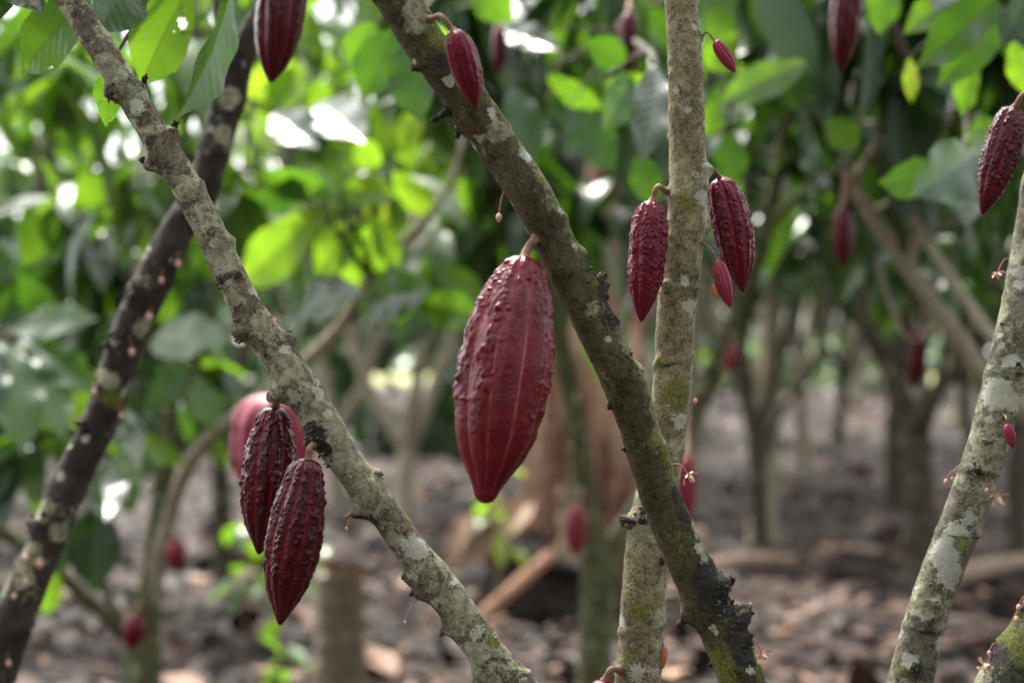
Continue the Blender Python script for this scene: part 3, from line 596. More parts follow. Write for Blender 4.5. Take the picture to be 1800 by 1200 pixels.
# ------------------------------------------------------------------ flowers and buds
def flower(label, x, y, tr, att, size=26, d=None, seed=0, group='pale cacao flowers on the bark'):
    a = tr.at(*att); d = d or a[1] - .012
    c = P(x, y, d); s = size / F * d / 2
    g = np.random.default_rng(abs(int(seed)))
    root = thing('cacao_flower', label, 'flower', c, group)
    V, Fq = tube([[*a, .0007], [*((a + c) / 2 + np.array([0, -.002, .006])), .0006], [*c, .0007]], 8, .001); mk('pedicel', V, Fq, M_pedicel, root)
    n = g.normal(size=3) * .5 + np.array([.2, -.7, -.5]); n /= np.linalg.norm(n)
    u = np.cross(n, [0, 0, 1]); u /= np.linalg.norm(u); v = np.cross(n, u)
    for k in range(5):
        an = k * 2 * np.pi / 5 + g.normal() * .2
        o = np.cos(an) * u + np.sin(an) * v
        L = s * g.uniform(.8, 1.25)
        tt = np.linspace(0, 1, 9)
        bend_ = g.uniform(.3, .9)
        side = np.cross(o, n)
        wv = np.interp(tt, [0, .25, .5, .7, .9, 1], [.08, .2, .08, .17, .22, .06]) * s
        cx = c + np.outer(tt * L, o) + np.outer(-np.sin(tt * np.pi) * bend_ * s * .5 + tt ** 2 * .2 * s, n)
        V = np.stack([cx - side * wv[:, None], cx + n * wv[:, None] * .5, cx + side * wv[:, None]], 1).reshape(-1, 3)
        mk('petal', V, quadgrid(9, 3, False), M_flower, root)
    V, Fq = tube([[*c, s * .22], [*(c + n * s * .3), s * .24], [*(c + n * s * .75), s * .05]], 10, s * .1); mk('flower_heart', V, Fq, M_flower, root)
def bud(label, x, y, tr, att, size=9, seed=0, mat=None, group='pink flower buds on the bark', drop=True):
    a = tr.at(*att); c = P(x, y, a[1] - .008); s = size / F * a[1] / 2
    root = thing('flower_bud', label, 'flower bud', c, group)
    V, Fq = tube([[*a, .0007], [*((a + c) / 2 + np.array([0, -.002, .003])), .0006], [*c, .0006]], 6, .001); mk('pedicel', V, Fq, M_pedicel, root)
    V, Fq = tube([[*(c + [0, 0, .3 * s]), s * .15], [*(c + [0, 0, -.3 * s]), s * .8], [*(c + [0, 0, -1.3 * s]), s * .95], [*(c + [0, 0, -2.2 * s]), s * .5], [*(c + [0, 0, -2.7 * s]), s * .08]], 12, s * .2)
    mk('bud_head', V, Fq, mat or M_bud, root)

flower('pale open flower on the right side of the crossing stems', 1212, 838, T2, (1185, 815), 34, seed=1)
flower('cream flower hanging right of the pale right stem', 1755, 876, T4, (1738, 855), 38, seed=2)
flower('cream flower on a pink thread low on the thick olive stem', 1341, 1153, T2, (1322, 1120), 36, seed=3)
flower('cream flower on the mossy stem in the bottom right corner', 1737, 1172, T5, (1745, 1150), 38, seed=4)
flower('small withered flower on top of the lichen speckled stem', 484, 562, T1, (480, 575), 18, seed=5)
flower('withered orange flower left of the pale right stem', 1752, 482, T4, (1772, 455), 26, seed=6)
for i, (x, y, ax_, ay_, sz, t_, lb) in enumerate([(313, 458, 315, 440, 13, T6, 'topmost pink bud on the blackish stem, below the crossing'), (284, 488, 288, 475, 11, T6, 'small pink bud just below the topmost one on the blackish stem'),
    (262, 550, 268, 540, 15, T6, 'orange pink bud in the middle of the blackish stem'), (232, 613, 228, 590, 13, T6, 'pink bud under a scar on the blackish stem'), (166, 684, 172, 676, 10, T6, 'pink bud at the left edge of the blackish stem'),
    (142, 738, 150, 730, 9, T6, 'small pink bud at the left edge low on the blackish stem'), (213, 726, 205, 715, 10, T6, 'small pink bud at the right edge low on the blackish stem'), (45, 975, 50, 965, 14, T6, 'left one of two cream pink buds near the foot of the blackish stem'), (70, 984, 68, 968, 15, T6, 'right one of two cream pink buds near the foot of the blackish stem'),
    (46, 1018, 50, 1005, 11, T6, 'lone pink bud under the two cream pink buds on the blackish stem'), (25, 1044, 30, 1035, 9, T6, 'faint pink bud at the left edge by the foot of the blackish stem'), (15, 1160, 12, 1145, 11, T6, 'lowest pink bud at the foot of the blackish stem'),
    (1663, 842, 1678, 824, 10, T4, 'longer stalked pink bud at the left edge of the pale right stem'), (1674, 838, 1682, 820, 8, T4, 'shorter pink bud at the left edge of the pale right stem'), (1734, 858, 1732, 842, 9, T4, 'pink bud just above the cream flower on the pale right stem'),
    (1791, 1062, 1795, 1040, 13, T5, 'upper pink bud on the mossy corner stem'), (1787, 1083, 1780, 1066, 13, T5, 'second pink bud on the mossy corner stem'), (1739, 1143, 1748, 1130, 10, T5, 'small bud above the cream flower on the mossy corner stem'),
    (1222, 700, 1203, 690, 10, T3, 'white bud at the right edge of the upright tan stem'), (609, 926, 622, 908, 8, T1, 'hanging withered bud under the lichen speckled stem'), (877, 376, 880, 340, 14, T2, 'pale bud dangling on a long thread left of the thick olive stem'), (712, 1090, 722, 1062, 7, T1, 'curled withered bud thread low under the lichen speckled stem')]):
    bud(lb, x, y, t_, (ax_, ay_), sz * .8, i)

# ------------------------------------------------------------------ leaves
def leaf_template(nl, na):
    v = np.linspace(0, 1, nl + 1)
    wv = np.interp(v, [0, .03, .12, .3, .5, .68, .82, .92, .97, 1], [.02, .10, .42, .80, 1, .90, .58, .22, .08, .01])
    u = np.linspace(-1, 1, na + 1)
    VV, UU = np.meshgrid(v, u, indexing='ij')
    return VV.ravel(), UU.ravel(), np.repeat(wv, na + 1), quadgrid(nl + 1, na + 1, False)
def leaves(P0, AX, NO, L, Wd, droop, fold, tint, wave, phase, nl=7, na=4, vein=0.):
    """many leaves at once; returns V, F, tint, uv"""
    vv, uu, ww, Fq = leaf_template(nl, na)
    AX = AX / np.linalg.norm(AX, axis=1, keepdims=True)
    NO = NO - (NO * AX).sum(1, keepdims=True) * AX; NO /= np.linalg.norm(NO, axis=1, keepdims=True) + 1e-9
    SD = np.cross(AX, NO)
    k = np.where(np.abs(droop) < 1e-3, 1e-3, droop)[:, None]
    xa = L[:, None] * np.sin(k * vv) / k; zn = -L[:, None] * (1 - np.cos(k * vv)) / k
    half = (Wd * L)[:, None] * ww / 2
    ys = half * uu * np.cos(fold)[:, None]
    zz = half * np.abs(uu) * np.sin(fold)[:, None] + wave[:, None] * L[:, None] * np.sin(vv * 17 + phase[:, None] + 1.2 * np.sign(uu)) * np.abs(uu) ** 1.5 * ww
    if vein: zz = zz + vein * L[:, None] * np.cos(2 * np.pi * (vv * 11 - np.abs(uu) * ww * 2.5)) * np.minimum(np.abs(uu) * 3, 1) * ww
    V = P0[:, None] + AX[:, None] * xa[..., None] + NO[:, None] * (zn + zz)[..., None] + SD[:, None] * ys[..., None]
    M = len(P0); nv = len(vv)
    Fa = (Fq[None] + (np.arange(M) * nv)[:, None, None]).reshape(-1, 4)
    uv = np.tile(np.stack([uu * ww * .5 + .5, vv], 1), (M, 1))
    return V.reshape(-1, 3), Fa, np.repeat(tint, nv), uv

def big_leaf(parent, x0, y0, x1, y1, wpx, d0, d1=None, roll=0., tint=.5, fold=.2, droop=.3, holes=0, seed=0, res=(44, 18), mat=None, vein=.0016, wave=.018, loc=None, name='leaf'):
    """one large leaf from base px to tip px; roll turns it about its midrib away from facing the camera"""
    d1 = d0 if d1 is None else d1
    a, b = P(x0, y0, d0), P(x1, y1, d1); ax = b - a; L = np.linalg.norm(ax); ax /= L
    view = -(a + b) / 2 + np.array([0, 0, CAMZ]); view /= np.linalg.norm(view)
    n = view - (view @ ax) * ax; n /= np.linalg.norm(n)
    s = np.cross(ax, n); r = math.radians(roll)
    n2 = n * math.cos(r) + s * math.sin(r)
    ax2 = ax + n2 * math.tan(droop / 2) * 1.0; ax2 /= np.linalg.norm(ax2)
    wr = wpx / F * (d0 + d1) / 2 / L / max(.25, math.cos(r))
    g = np.random.default_rng(abs(seed + int(x0 + y0)))
    V, Fq, ti, uv = leaves(a[None], ax2[None], n2[None], np.array([L * 1.02]), np.array([wr]), np.array([droop]), np.array([fold]), np.array([tint]), np.array([wave]), np.array([g.uniform(0, 6)]), *res, vein=vein)
    if holes:
        keep = np.ones(len(Fq), bool); fc = V[Fq].mean(1)
        for _ in range(holes):
            q = fc[g.integers(len(fc))]; rr = L * g.uniform(.008, .03)
            keep &= np.linalg.norm((fc - q) * (1 + .4 * g.normal(size=3)), axis=1) > rr
        Fq = Fq[keep]
    return mk(name, V, Fq, mat or M_leaf, parent, loc=loc, attrs={'tint': ti}, uv=uv), a

def branch(tree, start, pts, leaf_list, mat=None, r0=.006, d=None):
    """a leafy twig of a tree: branch (part) > leaf (sub-parts); pts px rows (x,y,d)"""
    G = [[*start, r0]] + [[*P(*q), r0 * (1 - .5 * (i + 1) / len(pts))] for i, q in enumerate(pts)]
    g = Geo()
    zero = lambda n: {k: np.zeros(n) for k in ('lichen', 'white', 'moss', 'crust')}
    V, Fq = tube(G, 10, .02, .05, 1); g.add(V, Fq, zero(len(V)))
    tips = [np.array(q[:3]) for q in G[1:]]
    rows = []
    for lf in leaf_list:
        kw = dict(lf[7]) if len(lf) > 7 else {}
        a = P(lf[0], lf[1], lf[5])
        n = min(tips, key=lambda q: np.linalg.norm(q - a))
        if np.linalg.norm(n - a) > .012:
            V, Fq = tube([[*n, r0 * .5], [*((n + a) / 2 + np.array([0, 0, .01])), .003], [*a, .002]], 8, .015); g.add(V, Fq, zero(len(V)))
        rows.append((lf, kw))
    br = g.build('branch', mat or B8, tree)
    for i, (lf, kw) in enumerate(rows):
        big_leaf(br, *lf[:5], lf[5], lf[6], loc=np.array(tree.location), seed=i, **kw)
    return br

def crown(tree, clusters, mat=None, name='crown', limbs=None, limb_mat=None, nl=7, na=4, merge=None):
    """clusters rows (centre xyz, radius xyz, n, tint lo, tint hi, leaf length); leaves hang in loose whorls"""
    G = Geo(); LG = Geo() if merge is None else merge
    zz = lambda V: {k: np.zeros(len(V)) for k in ('lichen', 'white', 'moss', 'crust')}
    for (c, rad, n, t0, t1, LL) in clusters:
        c = np.asarray(c, float); rad = np.asarray(rad, float)
        nw = max(1, n // 6)
        wc = rng.normal(size=(nw, 3)) * .55
        wc = c + wc * rad
        idx = rng.integers(0, nw, n)
        P0 = wc[idx] + rng.normal(size=(n, 3)) * .035
        an = rng.uniform(0, 2 * np.pi, n)
        el = rng.normal(-.7, .45, n)
        AX = np.stack([np.cos(an) * np.cos(el), np.sin(an) * np.cos(el), np.sin(el)], 1)
        NO = np.stack([-np.cos(an) * np.sin(el), -np.sin(an) * np.sin(el), np.cos(el)], 1) + rng.normal(size=(n, 3)) * .35
        L = LL * 1.25 * rng.uniform(.5, 1.2, n)
        V, Fq, ti, uv = leaves(P0, AX, NO, L, rng.uniform(.26, .37, n), rng.uniform(.2, 1.2, n), rng.uniform(.05, .5, n), rng.uniform(t0, t1, n), rng.uniform(.005, .02, n), rng.uniform(0, 6, n), nl, na)
        G.add(V, Fq, {'tint': ti}, uv)
        if limbs is not None and len(limbs):
            hub = c + (limbs[np.argmin(np.linalg.norm(limbs - c, axis=1))] - c) * .45
            st = limbs[np.argmin(np.linalg.norm(limbs - c, axis=1))]
            V, Fq = tube([[*st, .012], [*((st + hub) / 2 + rng.normal(size=3) * .04), .009], [*hub, .008], [*c, .005]], 6, .06); LG.add(V, Fq, zz(V))
            for q in wc:
                V, Fq = tube([[*hub, .006], [*((hub + q) / 2 + rng.normal(size=3) * .03), .0045], [*q, .003]], 6, .06); LG.add(V, Fq, zz(V))
            if merge is None: LG.build('branch', limb_mat or B8, tree); LG = Geo()
    o = G.build(name, mat or M_leaf_far, tree)
    return o

def bgtree(label, stems, d, mat, group='cacao trees standing behind', base=None, name='cacao_tree', trunk_name='trunk', cat='tree', rough=.05):
    """background tree: stems = list of px polylines rows (x, y, width px[, depth]); first row of the first stem is its foot"""
    G = Geo(); cl = []
    f = stems[0][0]; fd = f[3] if len(f) > 3 else d
    loc = P(f[0], f[1], fd); loc[2] = 0
    root = thing(name, label, cat, loc, group)
    for i, st in enumerate(stems):
        pts = []
        for q in st:
            dd = q[3] if len(q) > 3 else d
            pts.append([*P(q[0], q[1], dd), q[2] / F * dd / 2])
        if i == 0:
            p = pts[0]
            if p[2] > -.05: pts = [[p[0], p[1], -.08, p[3] * 1.5], [p[0], p[1], min(.08, p[2] * .5), p[3] * 1.15]] + pts
        V, Fq = tube(pts, 14, .03, rough, i + int(f[0])); G.add(V, Fq, {k: np.zeros(len(V)) for k in ('lichen', 'white', 'moss', 'crust')})
        cl.append(catmull(np.array(pts), .1)[:, :3])
    G.build(trunk_name, mat, root)
    return root, np.concatenate(cl)

def CL(x, y, d, rx, ry, n, t0=.25, t1=.7, LL=.28, rd=None):
    """crown cluster from px centre and px radii"""
    rx = rx / F * d; ry = ry / F * d
    return (P(x, y, d), (rx, rd or max(rx, .25), ry), n, t0, t1, LL)

# foreground leaves: on the lichen speckled stem, seen against the light at the top left
branch(T1.root, T1.c[0] * .0 + np.array([-.55, 2.14, 1.95]), [(170, -210, 2.16), (240, -150, 2.2), (330, -70, 2.25)],
  [(338, -35, 248, 150, 108, 2.25, 2.32, dict(vein=.0004, roll=18, tint=.62, holes=9, fold=.22, droop=.25)),
   (408, -30, 312, 205, 62, 2.35, 2.2, dict(vein=.0004, roll=-58, tint=.30, fold=.3)),
   (165, -15, 38, 128, 100, 2.22, 2.3, dict(vein=.0004, roll=25, tint=.42, holes=5)),
   (240, -60, 165, 60, 110, 2.26, 2.14, dict(vein=.0004, roll=-15, tint=.18)),
   (205, 95, 186, 222, 52, 2.3, 2.34, dict(vein=.0004, roll=30, tint=.5, holes=10, fold=.1))], B1, .007)
branch(T1.root, np.array([-.62, 2.17, 2.2]), [(40, -170, 2.2), (-20, -90, 2.2)],
  [(-30, -60, 75, 25, 80, 2.2, 2.1, dict(vein=.0004, roll=-35, tint=.15)), (20, -120, -10, 45, 90, 2.25, 2.18, dict(vein=.0004, roll=10, tint=.2)), (0, -140, 130, -40, 90, 2.3, 2.3, dict(vein=.0004, roll=20, tint=.4))], B1, .006)
crown(T1.root, [((-.75, 2.5, 2.75), (.35, .4, .3), 50, .3, .7, .27)], M_leaf, limbs=T1.c[:60], limb_mat=B1)
crown(T2.root, [((-.5, 2.1, 2.8), (.4, .45, .3), 50, .3, .7, .27)], M_leaf, limbs=T2.c[:60], limb_mat=B2)
crown(T3.root, [((.2, 2.3, 2.85), (.4, .45, .3), 50, .3, .7, .27)], M_leaf, limbs=T3.c[:60], limb_mat=B3)
crown(T4.root, [((.6, 2.5, 2.95), (.4, .45, .3), 45, .3, .7, .27)], M_leaf, limbs=T4.c[:60], limb_mat=B4)
crown(T5.root, [((1.15, 2.4, 2.75), (.3, .35, .3), 30, .3, .7, .27)], M_leaf, limbs=T5.c[:60], limb_mat=B5)
crown(T6.root, [((-.2, 3.3, 2.9), (.45, .5, .3), 55, .3, .7, .27)], M_leaf, limbs=T6.c[:60], limb_mat=B6)

# ------------------------------------------------------------------ named background trees
# lime leaves tinted to look backlit, left of centre, on a thin slanting limb
tA, lA = bgtree('slender many stemmed cacao tree with lime leaves behind the left pods', [[(255, 1290, 74, 5.8), (250, 1180, 66, 5.8), (258, 1080, 50, 5.8), (275, 960, 36, 5.8), (288, 830, 36, 5.8), (300, 740, 26, 5.8), (312, 620, 18, 5.8), (296, 520, 15, 5.8), (300, 380, 13, 5.8), (330, 200, 12, 5.8), (350, -60, 10, 5.8)],
   [(250, 1150, 40, 5.8), (215, 1110, 26, 5.75), (150, 1050, 24, 5.7), (70, 980, 26, 5.6), (-20, 920, 26, 5.5), (-120, 860, 24, 5.4)],
   [(265, 1060, 30, 5.8), (262, 1000, 20, 5.8)],
   [(312, 700, 20, 5.8), (345, 640, 16, 5.75), (362, 560, 13, 5.7), (380, 480, 11, 5.7), (392, 380, 9, 5.7)], [(230, 1120, 24, 5.8), (190, 1050, 20, 5.8), (165, 960, 17, 5.8), (150, 800, 14, 5.8), (120, 640, 12, 5.7), (60, 590, 10, 5.6)], [(650, 490, 14, 5.), (640, 430, 10, 4.95), (600, 380, 8, 4.9), (540, 330, 7, 4.9)]], 5.8, B9)
V, Fq = tube([[*P(x_, y_, d_), w_ / F * d_ / 2] for x_, y_, w_, d_ in [(262, 1070, 40, 5.8), (300, 900, 28, 5.75), (350, 790, 25, 5.6), (450, 705, 24, 5.4), (540, 632, 22, 5.2), (600, 570, 21, 5.1), (650, 490, 20, 5.0), (700, 430, 17, 5.0), (750, 385, 14, 5.0), (800, 300, 12, 5.0), (830, 150, 10, 5.)]], 14, .03, .05, 8)
mk('limb', V, Fq, B7, tA, attrs={k: np.zeros(len(V)) for k in ('lichen', 'white', 'moss', 'crust')})
branch(tA, P(650, 490, 5.), [(600, 420, 4.9), (560, 370, 4.8), (500, 330, 4.8)],
  [(575, 365, 424, 502, 92, 4.7, 4.95, dict(tint=.80, roll=12)), (640, 385, 555, 480, 74, 4.9, 5.05, dict(tint=.78, roll=15)), (655, 380, 628, 518, 88, 4.9, 5.05, dict(tint=.76, roll=8, holes=4)), (610, 370, 470, 380, 66, 4.8, 4.95, dict(tint=.74, roll=25)), (600, 345, 500, 300, 60, 4.8, 4.9, dict(tint=.74, roll=15)), (500, 210, 590, 165, 80, 5.1, 5.3, dict(tint=.78, roll=12)), (520, 190, 450, 250, 80, 5.1, 5.3, dict(tint=.76, roll=15)),
   (660, 380, 700, 470, 50, 4.9, 4.9, dict(tint=.75, roll=10)), (580, 340, 460, 300, 60, 4.8, 4.6, dict(tint=.4, roll=-20)), (600, 330, 700, 345, 60, 4.9, 4.8, dict(tint=.8)), (540, 330, 445, 345, 60, 4.8, 4.55, dict(tint=.3, roll=-30)),
   (690, 300, 770, 380, 55, 5, 5.1, dict(tint=.82, roll=20)), (670, 290, 600, 240, 50, 5, 4.8, dict(tint=.75)), (700, 260, 740, 190, 45, 5, 5., dict(tint=.85)), (560, 180, 640, 250, 90, 5, 4.7, dict(tint=.35, roll=-20)), (480, 200, 560, 260, 80, 5, 4.8, dict(tint=.3, roll=-20)), (430, 170, 520, 110, 70, 5.2, 5.2, dict(tint=.85, roll=10)), (540, 120, 470, 190, 70, 5.2, 5.2, dict(tint=.8, roll=10))], B8, .008)
branch(tA, P(650, 490, 5.), [(690, 520, 4.8), (740, 535, 4.7)],
  [(640, 540, 760, 505, 90, 4.9, 4.6, dict(tint=.35, roll=-20)), (740, 530, 860, 560, 70, 4.75, 4.6, dict(tint=.55, roll=10)), (760, 560, 690, 600, 50, 4.8, 4.7, dict(tint=.3)), (520, 545, 640, 515, 70, 4.9, 4.6, dict(tint=.2, roll=-30)), (770, 470, 850, 520, 50, 5., 5., dict(tint=.6))], B8, .007)
branch(tA, P(120, 640, 5.7), [(60, 590, 5.3), (20, 580, 5.0)],
  [(20, 582, 172, 560, 60, 4.9, 4.7, dict(tint=.45, roll=-32, vein=.004)), (40, 590, 165, 690, 74, 4.9, 4.8, dict(tint=.48, roll=-20, vein=.004)), (30, 600, 110, 770, 90, 4.9, 4.7, dict(tint=.45, roll=-25, vein=.004)), (10, 600, 40, 800, 95, 4.8, 4.6, dict(tint=.42, roll=-15, vein=.004)), (-10, 590, -40, 760, 80, 4.8, 4.6, dict(tint=.25)),
   (70, 640, 150, 760, 50, 5.2, 5.2, dict(tint=.7, roll=10)), (150, 640, 205, 800, 70, 5.4, 5.5, dict(tint=.6, roll=20)), (100, 580, 30, 480, 60, 5.2, 5., dict(tint=.2))], B8, .007)
branch(tA, P(345, 640, 5.75), [(300, 580, 5.5), (270, 590, 5.4)],
  [(265, 600, 400, 600, 84, 5.4, 5.1, dict(tint=.5, roll=-28, vein=.003)), (300, 570, 250, 470, 60, 5.6, 5.4, dict(tint=.5)), (330, 640, 260, 720, 60, 5.6, 5.5, dict(tint=.4)), (340, 660, 380, 760, 60, 5.6, 5.5, dict(tint=.6)), (230, 760, 330, 815, 45, 5.5, 5.4, dict(tint=.7, roll=25)), (200, 720, 250, 810, 60, 5.5, 5.2, dict(tint=.3))], B8, .006)
branch(tA, P(165, 960, 5.8), [(175, 860, 5.4), (180, 830, 5.2)],
  [(200, 800, 235, 900, 74, 5.2, 5.1, dict(tint=.62, roll=15)), (175, 820, 185, 915, 86, 5.2, 4.9, dict(tint=.2, roll=-10)), (170, 880, 165, 1040, 96, 5.25, 5.2, dict(tint=.05, roll=8)), (130, 900, 95, 1010, 70, 5.3, 5.2, dict(tint=.35)), (60, 1000, 20, 1060, 60, 5.3, 5.2, dict(tint=.6)), (100, 1000, 80, 1080, 40, 5.3, 5.3, dict(tint=.75))], B8, .006)
crown(tA, [CL(80, 120, 5.6, 160, 120, 26, .4, .8), CL(200, 300, 5.9, 170, 110, 24, .4, .85), CL(60, 380, 6.2, 140, 110, 44, .15, .5), CL(540, 90, 5.8, 130, 110, 28, .6, .85), CL(520, 250, 6.0, 120, 100, 24, .5, .9), CL(430, 330, 6.2, 90, 80, 18, .4, .8), CL(230, 480, 6.2, 120, 80, 30, .2, .6), CL(60, 720, 6.1, 100, 90, 20, .2, .6), CL(240, 700, 6.2, 90, 90, 22, .3, .7), CL(650, 180, 5.8, 80, 120, 26, .55, .9), CL(380, 620, 6.5, 70, 90, 14, .3, .7)], limbs=lA, limb_mat=B8)  # tints raised on the bright clusters to look backlit

crown(tA, [CL(330, -40, 6.2, 200, 60, 24, .55, .85), CL(580, -20, 6.1, 120, 70, 24, .5, .85), CL(110, 10, 6.0, 150, 80, 16, .3, .7), CL(300, 160, 6.6, 130, 90, 12, .4, .8), CL(620, 330, 6.4, 100, 80, 24, .3, .7)], limbs=lA, limb_mat=B8)
# tree behind the centre, dark broad leaves around the thick stem
tB, lB = bgtree('mossy green forked cacao tree standing behind the centre stems', [[(1048, 1290, 66, 6.3), (1046, 1180, 62, 6.3), (1052, 1050, 60, 6.3), (1046, 980, 56, 6.3), (1030, 860, 44, 6.3), (1012, 740, 38, 6.3), (995, 640, 36, 6.3), (975, 560, 32, 6.3), (950, 430, 26, 6.3), (925, 300, 22, 6.2), (960, 150, 18, 6.1), (965, 0, 15, 6.), (970, -150, 12, 6.)],
   [(1060, 1010, 52, 6.3), (1100, 930, 44, 6.35), (1150, 860, 38, 6.4), (1215, 740, 36, 6.5), (1260, 640, 34, 6.5), (1310, 520, 32, 6.5), (1345, 400, 30, 6.5), (1375, 260, 26, 6.5), (1390, 120, 22, 6.4), (1400, -60, 18, 6.3)],
   [(965, 120, 14, 6.1), (1010, 75, 12, 5.6), (1085, 40, 11, 5.2), (1150, 8, 9, 5.), (1260, -20, 8, 4.9)], [(950, 30, 12, 6.), (860, 10, 9, 5.4), (800, 15, 7, 5.)], [(1345, 400, 18, 6.5), (1420, 330, 12, 6.3), (1500, 290, 9, 6.2)]], 6.3, B9)
branch(tB, P(965, 60, 6.), [(900, -10, 4.6), (820, -40, 3.8), (740, 20, 3.4)],
  [(720, 60, 740, 215, 92, 3.3, 3.25, dict(tint=.30, roll=15)), (690, 50, 640, 175, 84, 3.5, 3.5, dict(tint=.36, roll=10)), (760, 40, 800, 130, 60, 3.6, 3.7, dict(tint=.65)), (660, 40, 610, 110, 60, 3.7, 3.7, dict(tint=.5)), (830, -30, 900, 40, 70, 3.8, 3.8, dict(tint=.55))], B8, .009)
branch(tB, P(1085, 40, 5.2), [(1100, 60, 4.4), (1140, 90, 3.6), (1150, 110, 3.3)],
  [(1155, 118, 1128, 285, 78, 3.25, 3.05, dict(tint=.12, roll=-12, vein=.007)), (1100, 110, 1030, 70, 60, 3.9, 3.8, dict(tint=.3)), (1110, 130, 1060, 230, 64, 3.9, 3.8, dict(tint=.38, roll=-20)), (1000, 190, 1080, 300, 84, 4.2, 4.15, dict(tint=.32, roll=-15)), (960, 130, 1060, 190, 44, 4.3, 4.3, dict(tint=.55, roll=35)), (870, 50, 985, 90, 50, 4.4, 4.2, dict(tint=.15, roll=-30)), (1060, 150, 1160, 155, 50, 3.9, 3.9, dict(tint=.6)), (900, 150, 940, 290, 70, 4.5, 4.4, dict(tint=.25, roll=-10)), (1120, 270, 1150, 360, 60, 4.2, 4.2, dict(tint=.4))], B8, .009)
branch(tB, P(1390, 120, 6.4), [(1340, 120, 5.2), (1290, 150, 4.4)],
  [(1420, 110, 1260, 185, 66, 4.4, 4.3, dict(tint=.62, roll=15)), (1440, 140, 1350, 170, 70, 4.5, 4.5, dict(tint=.2, roll=-10)), (1290, 70, 1240, 20, 60, 4.5, 4.5, dict(tint=.5)), (1300, 60, 1240, 120, 66, 4.4, 4.5, dict(tint=.6)), (1260, 180, 1240, 240, 50, 4.4, 4.4, dict(tint=.55)), (1450, 210, 1510, 260, 60, 4.6, 4.6, dict(tint=.6)), (1280, 230, 1290, 330, 60, 4.6, 4.6, dict(tint=.3))], B8, .008)
crown(tB, [CL(880, 120, 6.6, 130, 110, 44, .15, .6), CL(1090, 100, 6.8, 130, 110, 46, .1, .55), CL(950, 300, 6.8, 100, 90, 34, .1, .5), CL(1090, 300, 6.8, 90, 90, 34, .05, .45), CL(1330, 90, 6.9, 110, 100, 34, .15, .6), CL(740, 260, 6.8, 100, 90, 30, .4, .85), CL(1310, 260, 7., 90, 80, 26, .2, .55), CL(1000, 420, 7.2, 90, 60, 18, .2, .5), CL(800, 420, 7.0, 80, 70, 22, .2, .6)], limbs=lB, limb_mat=B8)

crown(tB, [CL(1010, -30, 5.4, 130, 60, 44, .1, .55), CL(850, -20, 5.5, 110, 70, 44, .2, .65), CL(720, -30, 5.6, 100, 60, 30, .4, .8), CL(1120, 60, 5.8, 80, 80, 24, .05, .4)], limbs=lB, limb_mat=B8)
# long pale limb and grey leaves at the right
tC, lC = bgtree('cacao tree with a long pale limb slanting behind the right stem', [[(1960, 1350, 60, 5.2), (1930, 1150, 52, 5.2), (1890, 900, 46, 5.2), (1840, 770, 40, 5.2), (1740, 668, 33, 5.2), (1660, 560, 31, 5.2), (1590, 462, 30, 5.2), (1530, 375, 28, 5.2), (1480, 285, 26, 5.2), (1440, 200, 24, 5.2), (1400, 120, 22, 5.2), (1350, 20, 18, 5.2), (1300, -120, 14, 5.2)],
   [(1600, 470, 16, 5.2), (1640, 280, 14, 5.1), (1690, 170, 12, 5.), (1760, 60, 9, 4.9)], [(1500, 320, 14, 5.2), (1560, 230, 12, 5.1), (1620, 190, 10, 5.)], [(1890, 900, 30, 5.2), (1780, 640, 24, 5.4), (1720, 560, 22, 5.6), (1660, 470, 18, 5.8), (1600, 380, 14, 6.)],
   [(1530, 375, 12, 5.2), (1600, 330, 10, 5.1), (1640, 280, 9, 5.), (1660, 235, 8, 5.), (1700, 150, 6, 4.9)], [(1440, 200, 12, 5.2), (1500, 215, 9, 5.1), (1560, 215, 8, 5.), (1610, 195, 6, 4.9)], [(1660, 560, 14, 5.2), (1600, 600, 10, 5.3), (1560, 520, 8, 5.3), (1540, 440, 6, 5.3)], [(1590, 462, 10, 5.2), (1650, 400, 8, 5.2), (1720, 380, 7, 5.2), (1760, 320, 5, 5.1)]], 5.2, B7)
branch(tC, P(1690, 170, 5.), [(1700, 230, 4.), (1690, 260, 3.6)],
  [(1715, 270, 1600, 345, 112, 3.5, 3.3, dict(tint=.10, roll=-8, holes=6)), (1740, 240, 1670, 290, 60, 3.7, 3.5, dict(tint=.12, roll=-30)), (1640, 300, 1545, 320, 70, 3.6, 3.5, dict(tint=.10, roll=-25)), (1680, 300, 1700, 400, 80, 3.6, 3.45, dict(tint=.08, roll=-20, holes=4)), (1725, 200, 1740, 290, 70, 3.8, 3.8, dict(tint=.5))], B8, .007)
branch(tC, P(1590, 462, 5.2), [(1560, 340, 5.1)],
  [(1590, 320, 1590, 390, 50, 5.0, 4.7, dict(tint=.05, roll=-5)), (1500, 230, 1470, 290, 44, 5., 5., dict(tint=.5, roll=20))], B8, .006)
branch(tC, P(1760, 60, 4.9), [(1800, -60, 3.8), (1790, -80, 3.2)],
  [(1800, -40, 1615, 118, 84, 3.1, 3.3, dict(tint=.20, roll=15)), (1790, 0, 1650, 150, 80, 3.3, 3.4, dict(tint=.34, roll=10)), (1830, -60, 1760, 80, 110, 3.2, 3.1, dict(tint=.1, roll=-10)), (1720, 100, 1690, 200, 46, 3.5, 3.6, dict(tint=.55, roll=30)), (1780, 70, 1815, 170, 50, 3.4, 3.4, dict(tint=.78, roll=25)), (1700, -20, 1590, 60, 60, 3.6, 3.6, dict(tint=.6, roll=25)), (1600, 100, 1602, 180, 28, 3.7, 3.7, dict(tint=.88)), (1680, -60, 1640, 20, 80, 3.7, 3.5, dict(tint=.12)), (1560, -40, 1545, 60, 60, 3.8, 3.8, dict(tint=.45))], B8, .008)
